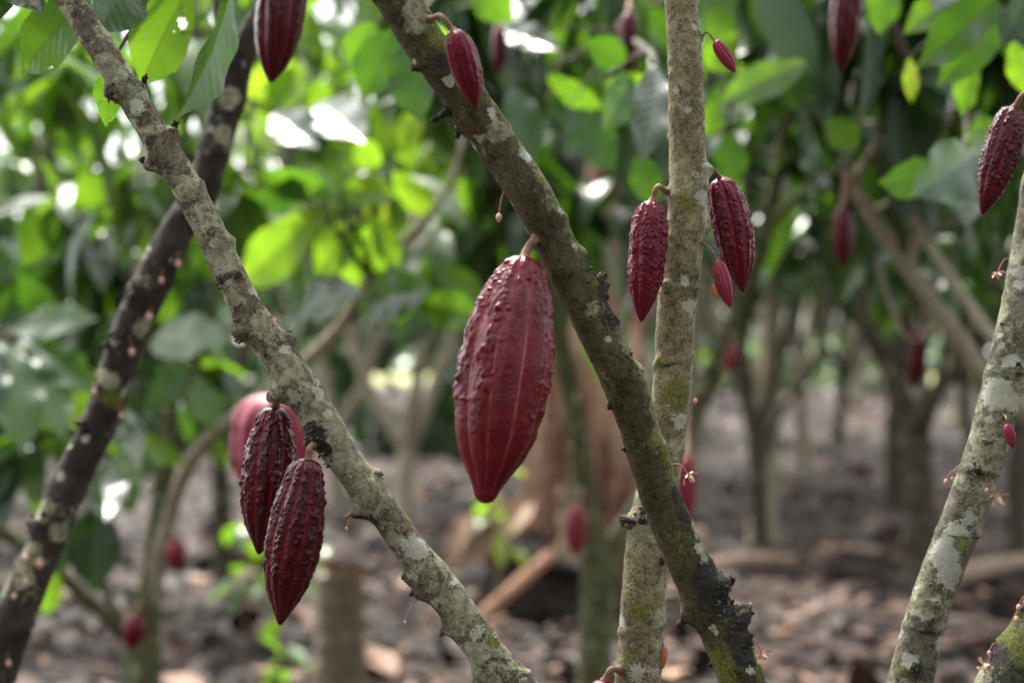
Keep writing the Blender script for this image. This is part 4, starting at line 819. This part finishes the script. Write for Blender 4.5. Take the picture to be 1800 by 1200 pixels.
crown(tC, [CL(1700, 90, 5.8, 130, 110, 46, .1, .55), CL(1560, 130, 6., 110, 100, 40, .1, .5), CL(1460, 60, 6., 100, 80, 36, .1, .6), CL(1760, 280, 6., 90, 90, 26, .05, .45), CL(1640, 420, 6.4, 120, 60, 22, .1, .5), CL(1500, 180, 6.3, 110, 90, 30, .05, .45), CL(1430, 400, 6.8, 80, 60, 16, .1, .5)], limbs=lC, limb_mat=B8)

crown(tC, [CL(1500, -10, 4.9, 120, 90, 40, .05, .45), CL(1650, 20, 4.8, 110, 80, 40, .05, .5), CL(1330, -20, 5.2, 110, 70, 34, .05, .5), CL(1560, 120, 5.4, 150, 80, 44, .05, .4), CL(1740, 160, 5.3, 100, 90, 34, .05, .45), CL(1450, 230, 6.6, 120, 90, 34, .02, .35)], name='crown', limbs=lC, limb_mat=B8)
# dark limb at the top right
tD, lD = bgtree('cacao tree with a dark bent limb hanging in at the top right', [[(2250, 1400, 70, 4.4), (2240, 800, 60, 4.4), (2150, 200, 44, 4.4), (1950, -150, 32, 4.4), (1760, -190, 26, 4.3), (1620, -130, 22, 4.2), (1548, -40, 20, 4.2), (1572, 50, 18, 4.2), (1600, 110, 14, 4.2), (1625, 150, 8, 4.2)]], 4.4, B8)
crown(tD, [CL(1750, -150, 4.6, 160, 80, 40, .3, .7), CL(2050, -100, 4.6, 180, 120, 50, .3, .7)], limbs=lD, limb_mat=B8)

# forked tree at the right, further off, and its neighbours
tE, lE = bgtree('forked cacao tree with a mossy dark trunk on the open litter at the right', [[(1622, 985, 62, 11.5), (1618, 880, 60, 11.5), (1606, 760, 56, 11.5), (1580, 690, 42, 11.5), (1550, 610, 36, 11.5), (1522, 530, 32, 11.5), (1500, 430, 26, 11.5), (1470, 300, 20, 11.5), (1440, 100, 16, 11.5)], [(1608, 770, 50, 11.5), (1640, 700, 30, 11.3), (1690, 630, 26, 11.2), (1740, 520, 22, 11.1), (1780, 380, 16, 11.)], [(1535, 560, 20, 11.5), (1580, 500, 18, 11.7), (1620, 400, 14, 11.8)], [(1560, 630, 18, 11.5), (1500, 560, 14, 11.3), (1450, 520, 11, 11.2), (1420, 440, 9, 11.2)], [(1640, 700, 16, 11.3), (1660, 600, 13, 11.2), (1655, 500, 10, 11.2), (1690, 420, 8, 11.)], [(1620, 720, 20, 11.4), (1625, 640, 14, 11.4), (1600, 560, 12, 11.4), (1630, 470, 9, 11.4)]], 11.5, B8)
crown(tE, [CL(1480, 380, 11.6, 120, 60, 60, .15, .55), CL(1640, 330, 12, 140, 70, 70, .15, .55), CL(1760, 330, 11.5, 100, 80, 60, .15, .55), CL(1560, 180, 12, 200, 90, 80, .2, .6)], limbs=lE)
tF, lF = bgtree('thin dark cacao tree right of the upright stem on the open litter', [[(1337, 945, 34, 13.), (1332, 860, 32, 13.), (1326, 760, 30, 13.), (1300, 660, 26, 13.), (1285, 560, 22, 13.), (1290, 400, 18, 13.)], [(1330, 780, 22, 13.), (1355, 680, 20, 13.), (1385, 580, 18, 13.), (1410, 420, 14, 13.)], [(1328, 740, 16, 13.), (1310, 600, 12, 13.), (1330, 480, 10, 13.)], [(1334, 820, 18, 13.), (1375, 720, 14, 13.1), (1430, 650, 11, 13.2), (1450, 540, 9, 13.2)], [(1300, 660, 14, 13.), (1250, 590, 11, 13.), (1235, 480, 9, 13.)]], 13., B8)
crown(tF, [CL(1300, 400, 13, 120, 70, 70, .1, .5), CL(1420, 350, 13.4, 120, 80, 70, .1, .5), CL(1300, 220, 13.4, 180, 90, 70, .2, .6)], limbs=lF)
tG, lG = bgtree('pale thin cacao tree far off between the forked trees at the right', [[(1410, 790, 24, 19.), (1408, 680, 22, 19.), (1400, 590, 20, 19.), (1390, 480, 16, 19.)], [(1404, 620, 16, 19.), (1440, 540, 14, 19.), (1460, 440, 12, 19.)]], 19., B7)
crown(tG, [CL(1420, 410, 19, 130, 60, 90, .1, .5), CL(1400, 280, 19, 160, 80, 70, .2, .5)], limbs=lG)
# tree carrying the dense dark foliage at the left
tH, lH = bgtree('dark leafy cacao tree filling the left edge behind the blackish stem', [[(-40, 1010, 60, 9.5), (-20, 900, 54, 9.5), (10, 700, 48, 9.5), (40, 500, 40, 9.5), (80, 300, 30, 9.5), (110, 50, 20, 9.5)], [(0, 760, 36, 9.5), (90, 600, 30, 9.6), (180, 460, 24, 9.6), (230, 300, 18, 9.6)]], 9.5, B8)
crown(tH, [CL(60, 450, 9.6, 160, 90, 110, .05, .4), CL(60, 250, 9.8, 150, 90, 36, .3, .7), CL(200, 520, 9.8, 120, 90, 80, .05, .4), CL(40, 640, 9.6, 110, 70, 70, .05, .4), CL(300, 430, 10, 110, 80, 60, .1, .45)], limbs=lH)

tI, lI = bgtree('cacao tree with glowing sunlit leaves behind the gap in the left foliage', [[(395, 1060, 40, 11.), (390, 900, 36, 11.), (380, 700, 30, 11.), (340, 480, 24, 11.), (300, 250, 18, 11.), (280, 0, 12, 11.)], [(382, 720, 24, 11.), (450, 560, 18, 11.), (500, 380, 14, 11.), (540, 150, 10, 11.)]], 11., B8)
crown(tI, [CL(300, 130, 11, 220, 110, 60, .5, .8), CL(500, 200, 11.2, 150, 120, 55, .5, .85), CL(120, 220, 11.4, 150, 120, 45, .4, .75), CL(330, 330, 11.4, 180, 90, 50, .35, .75), CL(560, 60, 11, 150, 80, 40, .55, .85), CL(100, 40, 11, 150, 80, 40, .5, .8)], limbs=lI)  # high tints add a backlit look to the leaf colour
# pods on the trees behind
for (lb, x0, y0, x1, y1, wd, d, mt, at_) in [
  ('blurred maroon pod under the thin twig left of the upright stem top', 1106, 22, 1104, 132, 36, 4.05, M_pod, (1112, 2, 4.2)),
  ('narrow blurred maroon pod near the top edge between the olive and tan stems', 878, 48, 876, 132, 27, 4.2, M_pod, (880, 20, 4.3)),
  ('blurred maroon pod beside the long pale limb at the right', 1482, 362, 1482, 472, 38, 4.7, M_pod, (1490, 330, 4.9)),
  ('blurred maroon pod above the fork of the mossy trunk at the right', 1617, 572, 1607, 684, 34, 5.3, M_pod, (1630, 545, 5.25)),
  ('pink pod low on the mossy green tree behind the centre', 1014, 890, 1012, 978, 38, 6.05, M_pod_pink, (1030, 875, 6.2)),
  ('small pink pod blurred low behind the left pods', 310, 950, 306, 1000, 36, 5.7, M_pod_pink, (292, 935, 5.75)),
  ('dull purple pod at the foot of the slender tree at the left', 238, 1080, 232, 1140, 42, 5.6, M_pod_red, (248, 1066, 5.7)),
  ('pink pod partly hidden behind the crossing of the centre stems', 1206, 800, 1204, 925, 40, 5.6, M_pod_pink, (1210, 770, 6.4)),
  ('small scarlet pod blurred on the forked pale stem right of the upright stem', 1290, 610, 1280, 655, 24, 6.3, M_pod_young, (1285, 590, 6.4)),
  ('dark slim pod blurred high behind the upright stem at the right', 1405, -10, 1403, 40, 26, 5., M_pod, (1400, -30, 5.1))]:
    pod(lb, x0, y0, x1, y1, wd, d, mt, at_, None, PROF_LONG, 30, .4, res=(60, 50), seed=int(x0), group='blurred pods on the trees behind', stalk_r=.005)

def rise(y):                       # the ground climbs gently away from the camera
    u = np.clip((np.asarray(y, float) - 10) / 36, 0, 1)
    return .5 * (u ** 1.2)
# ------------------------------------------------------------------ far trees: four kinds, copied
def far_kind(label, k, mat):
    root = thing('cacao_tree', label, 'tree', (0, 0, 0), 'far cacao trees in the plantation')
    G = Geo(); g = np.random.default_rng(100 + k); cl = []
    fk = g.uniform(.5, 1.0)
    tr = [[0, 0, -.1, .11], [0, 0, .15, .085], [g.normal() * .05, g.normal() * .05, fk, .075]]
    parts = [tr]
    for j in range(3):
        a = j * 2.1 + g.uniform(0, 1); e = np.array([math.cos(a), math.sin(a)])
        parts.append([[tr[-1][0], tr[-1][1], fk - .05, .06], [*(e * .25), fk + .35, .05], [*(e * .5), fk + 1.0, .042], [*(e * .75 + g.normal(size=2) * .1), fk + 1.8, .03], [*(e * .9), fk + 2.8, .014]])
    for p in parts:
        V, Fq = tube(p, 10, .06, .06, k); G.add(V, Fq, {q: np.zeros(len(V)) for q in ('lichen', 'white', 'moss', 'crust')}); cl.append(catmull(np.array(p), .15)[:, :3])
    cs = []
    for j in range(10):
        a = j * 2.4 + g.uniform(0, 1); rr = g.uniform(.3, 1.35)
        cs.append(((rr * math.cos(a), rr * math.sin(a), 1.75 + 2.6 * (j / 9) + g.uniform(0, .3)), (.5, .5, .33), 60, .0, .42, .30))
    crown(root, cs, limbs=np.concatenate(cl)[20:], nl=5, na=2, merge=G)
    G.build('trunk', mat, root)
    return root
def copy_tree(o):
    c = o.copy(); COL.objects.link(c)
    for ch in [q for q in bpy.data.objects if q.parent == o]:
        d = ch.copy(); COL.objects.link(d); d.parent = c
    return c
FL = 'slender cacao tree with drooping leaves, blurred far off in the plantation rows'
kinds = [far_kind(FL, k, (B7, B8, B9, B7)[k]) for k in range(4)]
spots = []
g = np.random.default_rng(77)
for row, d in enumerate([9.5, 12.0, 14.5, 17., 19.5, 22.5, 26., 30., 34., 38., 42.]):
    half = d * .31 + 1.2
    n = int(2 * half / (2.5 if d < 16 else 2.0))
    for i in range(n):
        x = -half + (i + .5) * 2 * half / n + g.normal() * .35
        px = 900 + x / d * F
        if d < 13 and (560 < px < 900 or 1180 < px < 1790 or -100 < px < 60): continue
        if 640 < px < 770 and d > 16: continue             # the gap that lets the bright clearing show
        if d > 13 and 60 < px < 430: continue              # opening towards the bright sky at the left
        if d > 13 and -300 < px < 520 and g.uniform() < .5: continue
        if d > 20 and px > 1230 and g.uniform() < .55: continue
        spots.append((x, d + g.normal() * .4))
for i, (x, y) in enumerate(spots):
    o = kinds[i] if i < 4 else copy_tree(kinds[i % 4])
    o.location = (x, y, float(rise(y))); o.rotation_euler = (0, 0, g.uniform(0, 6.28)); s = g.uniform(.85, 1.2); o.scale = (s, s, s * g.uniform(.9, 1.1))

# cacao trees behind the camera: they close the grove and keep the low sky off the bark
for i, (x, y, sc_) in enumerate([(-1.6, -2.6, 1.0), (.9, -3.0, 1.05), (3.0, -2.0, 1.), (-3.6, -1.2, 1.0), (-.4, -5.0, 1.15), (2.2, -5.4, 1.1), (-3.0, -5.0, 1.1), (4.6, -4.4, 1.1), (4.2, .6, 1.0), (-4.6, 1.6, 1.0), (-5.2, -3.4, 1.1), (.6, -7.4, 1.2)]):
    o = copy_tree(kinds[i % 4]); o.location = (x, y, 0); o.rotation_euler = (0, 0, i * 1.3); o.scale = (sc_, sc_, sc_ * .92)
    o['label'] = 'cacao tree of the row behind the camera, outside the view'; o['group'] = 'cacao trees behind the camera'
# tall shade trees added out of view so their crowns dim the grove
for k, (bx_, by_, cx_, cy_) in enumerate([(-8.5, 20., -1.2, 19.5), (7.6, 16.5, 3.0, 16.5), (9.5, 24., 5., 24.)]):
    r = thing('shade_tree', ['tall shade tree left of the view arching over the cacao rows', 'tall shade tree right of the view arching over the cacao rows', 'tall shade tree far right behind the cacao rows'][k], 'tree', (bx_, by_, float(rise(by_)) * 0), 'shade trees')
    G = Geo(); pts = [[bx_, by_, -.1, .28], [bx_, by_, .6, .2], [bx_ * .97, by_, 3., .17], [(bx_ * .7 + cx_ * .3), by_, 5., .13], [(bx_ + cx_) / 2, (by_ + cy_) / 2, 6.3, .10], [cx_, cy_, 7.2, .05]]
    V, Fq = tube(pts, 14, .1, .05, k); G.add(V, Fq, {q: np.zeros(len(V)) for q in ('lichen', 'white', 'moss', 'crust')})
    lim = catmull(np.array(pts), .2)[8:, :3]
    crown(r, [((cx_ + dx_, cy_ + dy_, 7 + dz_), (1.5, 1.5, .6), 190, .2, .6, .34) for dx_, dy_, dz_ in [(0, 0, .3), (2.2, .5, 0), (-2.2, -.5, 0), (.5, 2.4, .1), (-.5, -2.4, .1), (2, -2.2, -.2), (-2, 2.2, -.2)]], limbs=lim, merge=G, nl=4, na=2)
    G.build('trunk', B7, r)
# ------------------------------------------------------------------ ground and litter
def gz(x, y):
    return .05 * np.sin(x * .9 + 1) * np.cos(y * .7) + .03 * np.sin(x * 2.3 + y * 1.7)
xs = np.concatenate([-np.geomspace(10, 400, 18)[::-1], np.linspace(-9.5, 9.5, 90), np.geomspace(10, 400, 18)])
ys = np.concatenate([np.linspace(-400, -8, 10), np.linspace(-6, 50, 180), np.geomspace(52, 800, 24)])
X, Y = np.meshgrid(xs, ys, indexing='ij')
fade = np.exp(-(np.abs(X) / 60) ** 2 - (np.abs(Y) / 90) ** 2)
Z = gz(X, Y) * fade + rise(Y)
mg, t, b = newmat('ground_soil')
tc = nd(t, 'ShaderNodeTexCoord'); v = tc.outputs['Object']
n1 = noise_(t, v, 3.5, 8, .7); n2 = noise_(t, v, 14, 6, .7); n3 = noise_(t, v, .25, 3, .5)
vo = nd(t, 'ShaderNodeTexVoronoi'); vo.inputs['Scale'].default_value = 9; t.links.new(v, vo.inputs['Vector'])
c = ramp(t, n2, [(.3, (.010, .0055, .004)), (.5, (.027, .0155, .011)), (.7, (.062, .037, .027))])
sp = nd(t, 'ShaderNodeSeparateXYZ'); t.links.new(v, sp.inputs[0])
far = step_(t, math_(t, 'ADD', sp.outputs[1], math_(t, 'MULTIPLY', n3, 8.)), 54, 62)
gr = ramp(t, n1, [(.3, (.18, .20, .05)), (.7, (.40, .38, .14))])
c = mixc(t, far, c, gr)
t.links.new(c, b.inputs['Base Color']); b.inputs['Roughness'].default_value = .8
bp = nd(t, 'ShaderNodeBump'); bp.inputs['Distance'].default_value = .05; t.links.new(math_(t, 'ADD', n2, vo.outputs['Distance']), bp.inputs['Height']); t.links.new(bp.outputs[0], b.inputs['Normal'])
gnd = mk('ground', np.stack([X, Y, Z], -1).reshape(-1, 3), quadgrid(len(xs), len(ys), False), mg)
gnd.data.flip_normals() if gnd.data.polygons[0].normal.z < 0 else None
tag(gnd, 'brown woodland floor running back under the cacao trees', None, None, 'structure')

ml, t, b = newmat('litter_leaf')
tint = attr_(t, 'tint'); tc = nd(t, 'ShaderNodeTexCoord'); n2 = noise_(t, tc.outputs['Object'], 25, 4, .6)
c = ramp(t, math_(t, 'ADD', tint, math_(t, 'MULTIPLY', math_(t, 'SUBTRACT', n2, .5), .25), clamp=True), [(0, (.008, .0042, .0032)), (.3, (.024, .012, .0078)), (.6, (.070, .037, .025)), (.80, (.27, .165, .115)), (.94, (.45, .29, .18)), (1, (.36, .13, .03))])
t.links.new(c, b.inputs['Base Color']); b.inputs['Roughness'].default_value = .6; b.inputs['Specular IOR Level'].default_value = .18
g = np.random.default_rng(5)
n = 26000
yy = 6.5 + 38 * g.uniform(0, 1, n) ** 1.5; xx = g.uniform(-1, 1, n) * (yy * .30 + 1.0)
n_near = 3000
yy[:n_near] = g.uniform(1, 6.5, n_near); xx[:n_near] = g.uniform(-2.5, 2.5, n_near)
P0 = np.stack([xx, yy, gz(xx, yy) * np.exp(-(np.abs(xx) / 60) ** 2 - (np.abs(yy) / 90) ** 2) + rise(yy) + g.uniform(.012, .05, n)], 1)
an = g.uniform(0, 6.28, n); el = g.normal(.03, .12, n)
AX = np.stack([np.cos(an) * np.cos(el), np.sin(an) * np.cos(el), np.sin(el)], 1)
NO = np.stack([g.normal(size=n) * .16, g.normal(size=n) * .16, np.ones(n)], 1)
V, Fq, ti, uv = leaves(P0, AX, NO, np.where(g.uniform(size=n) < .07, g.uniform(.28, .42, n), g.uniform(.08, .24, n)), g.uniform(.30, .46, n), g.normal(.2, .45, n), g.uniform(-.2, .45, n), np.clip(g.beta(1.4, 2.6, n), 0, 1), g.uniform(.005, .04, n), g.uniform(0, 6, n), 6, 2)
tag(mk('leaf_litter', V, Fq, ml, attrs={'tint': ti}, uv=uv), 'mauve brown fallen leaves covering the ground', 'leaf litter', None, 'stuff')

# ------------------------------------------------------------------ things on the ground
# sawn stump post
root = thing('tree_stump', 'weathered grey stump standing below the left pods', 'stump', [P(600, 1300, 6.9)[0], 6.9, 0], None)
M_st = bark('stump_wood', (.11, .085, .055), (.24, .19, .135), .64, .03, .05, 33.)
zt = P(600, 1010, 6.9)[2]; x0 = P(600, 0, 6.9)[0]
V, Fq = tube([[x0 + .01, 6.9, -.08, .13], [x0 + .01, 6.9, .06, .10], [x0, 6.9, .3, .087], [x0 - .005, 6.9, zt - .05, .085], [x0 - .005, 6.9, zt, .082], [x0 - .005, 6.9, zt + .004, .06]], 20, .012, .035, 2)
mk('trunk', V, Fq, M_st, root, attrs={k: np.zeros(len(V)) for k in ('lichen', 'white', 'moss', 'crust')})
# a dry leaf lying on it is a thing of its own
r2 = thing('fallen_leaf', 'curled tan leaf lying on top of the grey stump', 'leaf', [x0, 6.9, zt + .01])
big_leaf(r2, 560, 985, 660, 1000, 40, 6.86, 6.84, roll=40, tint=.5, fold=.5, droop=.8, mat=M_dryleaf, res=(20, 8), name='blade')

# leaning stick and dead banana stool behind the centre
r = thing('fallen_branch', 'reddish brown stick leaning on the black stump behind the centre', 'stick', P(795, 1126, 9.35))
M_stick = plain('stick_wood', (.24, .115, .065), (.40, .22, .14), 40)
V, Fq = tube([[*P(790, 1130, 9.3), .026], [*P(842, 1085, 9.38), .031], [*P(900, 1035, 9.45), .033], [*P(966, 977, 9.55), .030], [*P(969, 974, 9.56), .016]], 12, .03, .04, 4); mk('stem', V, Fq, M_stick, r)
M_black = plain('charred_wood', (.006, .005, .004), (.026, .020, .015), 30, .9, .15, .6)  # near-black tone; on the stump it takes in its dark shadow
r = thing('tree_stump', 'squat black rotten stump under the leaning reddish stick', 'stump', [P(930, 1000, 9.9)[0], 9.9, 0])
bx = P(930, 0, 9.9)[0]
V, Fq = tube([[bx, 9.9, -.08, .36], [bx, 9.9, .05, .30], [bx + .02, 9.92, .16, .27], [bx + .05, 9.94, .28, .22], [bx + .08, 9.95, .37, .17], [bx + .09, 9.95, .385, .08]], 22, .03, .10, 6); mk('trunk', V, Fq, M_black, r)
for k, (x0_, y0_, x1_, y1_, wd) in enumerate([(1000, 965, 1010, 1040, 26), (985, 960, 960, 1030, 24), (1010, 1000, 1012, 1070, 26)]): pass

M_ban = plain('banana_sheath', (.13, .06, .04), (.30, .17, .115), 18, .6, .3, .5)
M_ban2 = plain('banana_pale', (.45, .38, .25), (.64, .57, .42), 18, .6, .3, .4)
r = thing('banana_plant', 'dead banana clump of reddish brown dry stalks behind the big central pod', 'banana plant', [P(1000, 0, 10.4)[0], 10.4, 0])
for (xa, ya, xb, yb, wd, mt) in [(950, 985, 975, 520, 46, M_ban), (1000, 1010, 990, 560, 36, M_ban2), (1075, 1000, 1060, 480, 62, M_ban), (1025, 1020, 1030, 440, 44, M_ban), (920, 960, 945, 640, 26, M_ban), (1110, 990, 1120, 560, 34, M_ban)]:
    a, b_ = P(xa, ya, 10.4), P(xb, yb, 10.4)
    rd = wd / F * 10.4 / 2
    off = rng.normal(size=2) * .12
    V, Fq = tube([[a[0], 10.4 + off[0], -.05, rd * 1.2], [a[0], 10.4 + off[0], a[2], rd * 1.05], [(a[0] + b_[0]) / 2 + .02, 10.4 + off[0], (a[2] + b_[2]) / 2, rd], [b_[0], 10.4 + off[1], b_[2], rd * .8], [b_[0] + .06, 10.4 + off[1], b_[2] + .5, rd * .5]], 14, .05, .09, int(xa)); mk('stalk', V, Fq, mt, r)
for k, (x0_, y0_, x1_, y1_, wd) in enumerate([(905, 880, 800, 1000, 60), (915, 900, 850, 1030, 50), (930, 880, 870, 960, 70), (990, 900, 1015, 1060, 30), (1080, 600, 1095, 860, 46), (960, 620, 930, 900, 46), (1040, 540, 1050, 800, 40), (1010, 500, 985, 760, 50), (1000, 480, 1040, 700, 44), (890, 560, 900, 760, 40), (1110, 560, 1125, 900, 44), (830, 900, 790, 1010, 40), (1000, 980, 960, 1050, 40), (1020, 990, 1010, 1080, 36)]):
    big_leaf(r, x0_, y0_, x1_, y1_, wd, 10.1, 9.9, roll=20 * (k % 3 - 1), tint=.5, fold=.6, droop=.7, mat=M_dryleaf, seed=k, res=(26, 8), name='dry_leaf')

# poles and logs lying in the litter
M_log = plain('dead_wood', (.17, .115, .08), (.30, .215, .155), 25, .7)
def pole(label, xa, ya, xb, yb, rad, name='fallen_branch', mat=None):
    da, db = CAMZ * F / (ya - HOR), CAMZ * F / (yb - HOR)
    a, b_ = P(xa, ya, da), P(xb, yb, db); a[2] = b_[2] = rad * .9 + .03
    r = thing(name, label, 'branch', a)
    m = (a + b_) / 2 + np.array([0, .05, .02])
    V, Fq = tube([[*a, rad * .9], [*m, rad], [*b_, rad * .75]], 12, .05, .08, int(xa)); mk('stem', V, Fq, mat or M_log, r); return r
pole('pale pole lying in the litter right of the crossed stems', 1225, 1022, 1395, 1008, .05)
pole('tan pole lying in the litter behind the pale right stem', 1640, 1050, 1860, 1010, .06)
pole('grey stick lying across the litter between the right stems', 1380, 1120, 1500, 1088, .03)
pole('dark log lying in the litter behind the left pods', 290, 1022, 560, 1010, .06, mat=M_black)
pole('short brown stick lying in the litter by the grey stump', 640, 1140, 760, 1105, .03)
pole('thin brown stick lying far back among the litter at the right', 1440, 985, 1590, 1000, .04)

# seedlings
def seedling(label, x, y, d, h, n, tint, L, seed):
    c = P(x, y, d); c[2] = 0; g = np.random.default_rng(abs(int(seed)))
    r = thing('seedling', label, 'seedling', c, 'green seedlings on the forest floor')
    top = np.array([c[0] + g.normal() * .03, c[1], h])
    V, Fq = tube([[*(c - [0, 0, .03]), .006], [*((c + top) / 2 + g.normal(size=3) * .015), .005], [*top, .003]], 8, .03); mk('stem', V, Fq, M_stalk, r)
    an = np.arange(n) * 2.4 + g.uniform(0, 6); el = g.normal(-.15, .3, n)
    AX = np.stack([np.cos(an) * np.cos(el), np.sin(an) * np.cos(el), np.sin(el)], 1)
    NO = np.stack([-np.cos(an) * np.sin(el), -np.sin(an) * np.sin(el), np.cos(el)], 1)
    hz = g.uniform(.45, 1, n)
    P0 = c + np.outer(hz, top - c)
    for i in range(n):
        V, Fq, ti, uv = leaves(P0[i:i+1], AX[i:i+1], NO[i:i+1], np.array([L * g.uniform(.7, 1.2)]), np.array([.42]), np.array([g.uniform(.3, 1)]), np.array([.2]), np.array([tint + g.normal() * .06]), np.array([.01]), np.array([1.]), 10, 4)
        mk('leaf', V, Fq, M_leaf, r, attrs={'tint': ti}, uv=uv)
seedling('pale green seedling below and left of the paired maroon pods', 425, 1090, 8.6, .62, 10, .6, .19, 1)
seedling('lime seedling just right of the paired maroon pods', 575, 1100, 8.4, .55, 8, .75, .17, 2)
seedling('small leafy seedling at the bottom edge below the paired maroon pods', 475, 1240, 7.6, .24, 8, .5, .15, 3)
seedling('yellow green seedling below the tip of the largest pod', 880, 1080, 9., .86, 12, .85, .17, 4)
seedling('low seedling left of the grey stump', 500, 1120, 8.7, .42, 8, .6, .2, 5)

def undergrowth(seed, n, y0, y1, xa, xb, z0, z1, k, holes, label, LL=(.25, .42)):
    g = np.random.default_rng(seed)
    y = g.uniform(y0, y1, n); x = g.uniform(xa, xb, n) * y; z = rise(y) + z0 + (z1 - z0) * g.uniform(0, 1, n) ** 1.3
    z *= .75 + .35 * np.sin(x * 1.1 + seed) * np.sin(x * 2.7) 
    z = np.maximum(z, rise(y) + .08)
    px = 900 + x / y * F; py = HOR - (z - CAMZ) / y * F
    hole = np.zeros(n, bool)
    for hx, hy, hr in holes: hole |= (px - hx) ** 2 + (py - hy) ** 2 < (hr * k) ** 2
    x, y, z = x[~hole], y[~hole], z[~hole]; n = len(x)
    an = g.uniform(0, 6.28, n); el = g.normal(-.5, .4, n)
    AX = np.stack([np.cos(an) * np.cos(el), np.sin(an) * np.cos(el), np.sin(el)], 1); NO = np.stack([g.normal(size=n) * .4, g.normal(size=n) * .4 - .3, np.ones(n)], 1)
    V, Fq, ti, uv = leaves(np.stack([x, y, z], 1), AX, NO, g.uniform(*LL, n), g.uniform(.35, .5, n), g.uniform(.2, 1, n), g.uniform(0, .4, n), g.uniform(0, .3, n), g.uniform(.005, .02, n), g.uniform(0, 6, n), 4, 2)
    tag(mk('undergrowth', V, Fq, M_leaf_far, attrs={'tint': ti}, uv=uv), label, 'undergrowth', None, 'stuff')
HOLES = [(640, 672, 24), (605, 668, 14), (705, 640, 26), (715, 680, 30), (750, 675, 22), (730, 610, 16), (1310, 585, 16), (1385, 520, 20), (1420, 620, 16), (1455, 550, 14), (1462, 575, 14), (1475, 628, 14), (1535, 625, 14), (1580, 580, 14), (1590, 625, 14), (1655, 600, 26), (1670, 640, 26), (1710, 610, 14), (1345, 690, 18), (1250, 620, 14), (830, 590, 14)]
undergrowth(19, 9500, 43.5, 47.5, -.31, .31, .0, 2.9, 1.5, HOLES, 'dark leafy undergrowth along the far edge of the plantation')
undergrowth(23, 5200, 23., 27., -.31, .04, .0, 2.6, 1.35, HOLES, 'dark leafy undergrowth behind the left and centre trees')

# far edge of the plantation: sunlit wood beyond the clearing
g = np.random.default_rng(9)
n = 5200
x = g.uniform(-34, 34, n); y = g.uniform(80, 92, n); z = np.abs(g.normal(0, 1, n)) * .7 + .5
keep = (np.sin(x * .9) + np.sin(x * 2.3 + 1) + z * .05 < 1.55) & ((z < 3.2))
x, y, z = x[keep], y[keep], z[keep]; n = len(x)
an = g.uniform(0, 6.28, n); el = g.normal(-.4, .4, n)
AX = np.stack([np.cos(an) * np.cos(el), np.sin(an) * np.cos(el), np.sin(el)], 1); NO = np.stack([g.normal(size=n) * .4, g.normal(size=n) * .4 - .3, np.ones(n)], 1)
V, Fq, ti, uv = leaves(np.stack([x, y, z], 1), AX, NO, g.uniform(.7, 1.5, n), g.uniform(.4, .7, n), g.uniform(.2, 1, n), g.uniform(0, .4, n), g.uniform(.2, .85, n), g.uniform(.005, .02, n), g.uniform(0, 6, n), 4, 2)
tag(mk('far_wood', V, Fq, M_leaf_far, attrs={'tint': ti}, uv=uv), 'sunlit green wood glimpsed beyond the plantation', 'wood', None, 'stuff')

S.cycles.use_denoising = True
S.cycles.max_bounces = 10; S.cycles.transmission_bounces = 4; S.cycles.diffuse_bounces = 5; S.cycles.glossy_bounces = 3
S.cycles.sample_clamp_indirect = 6
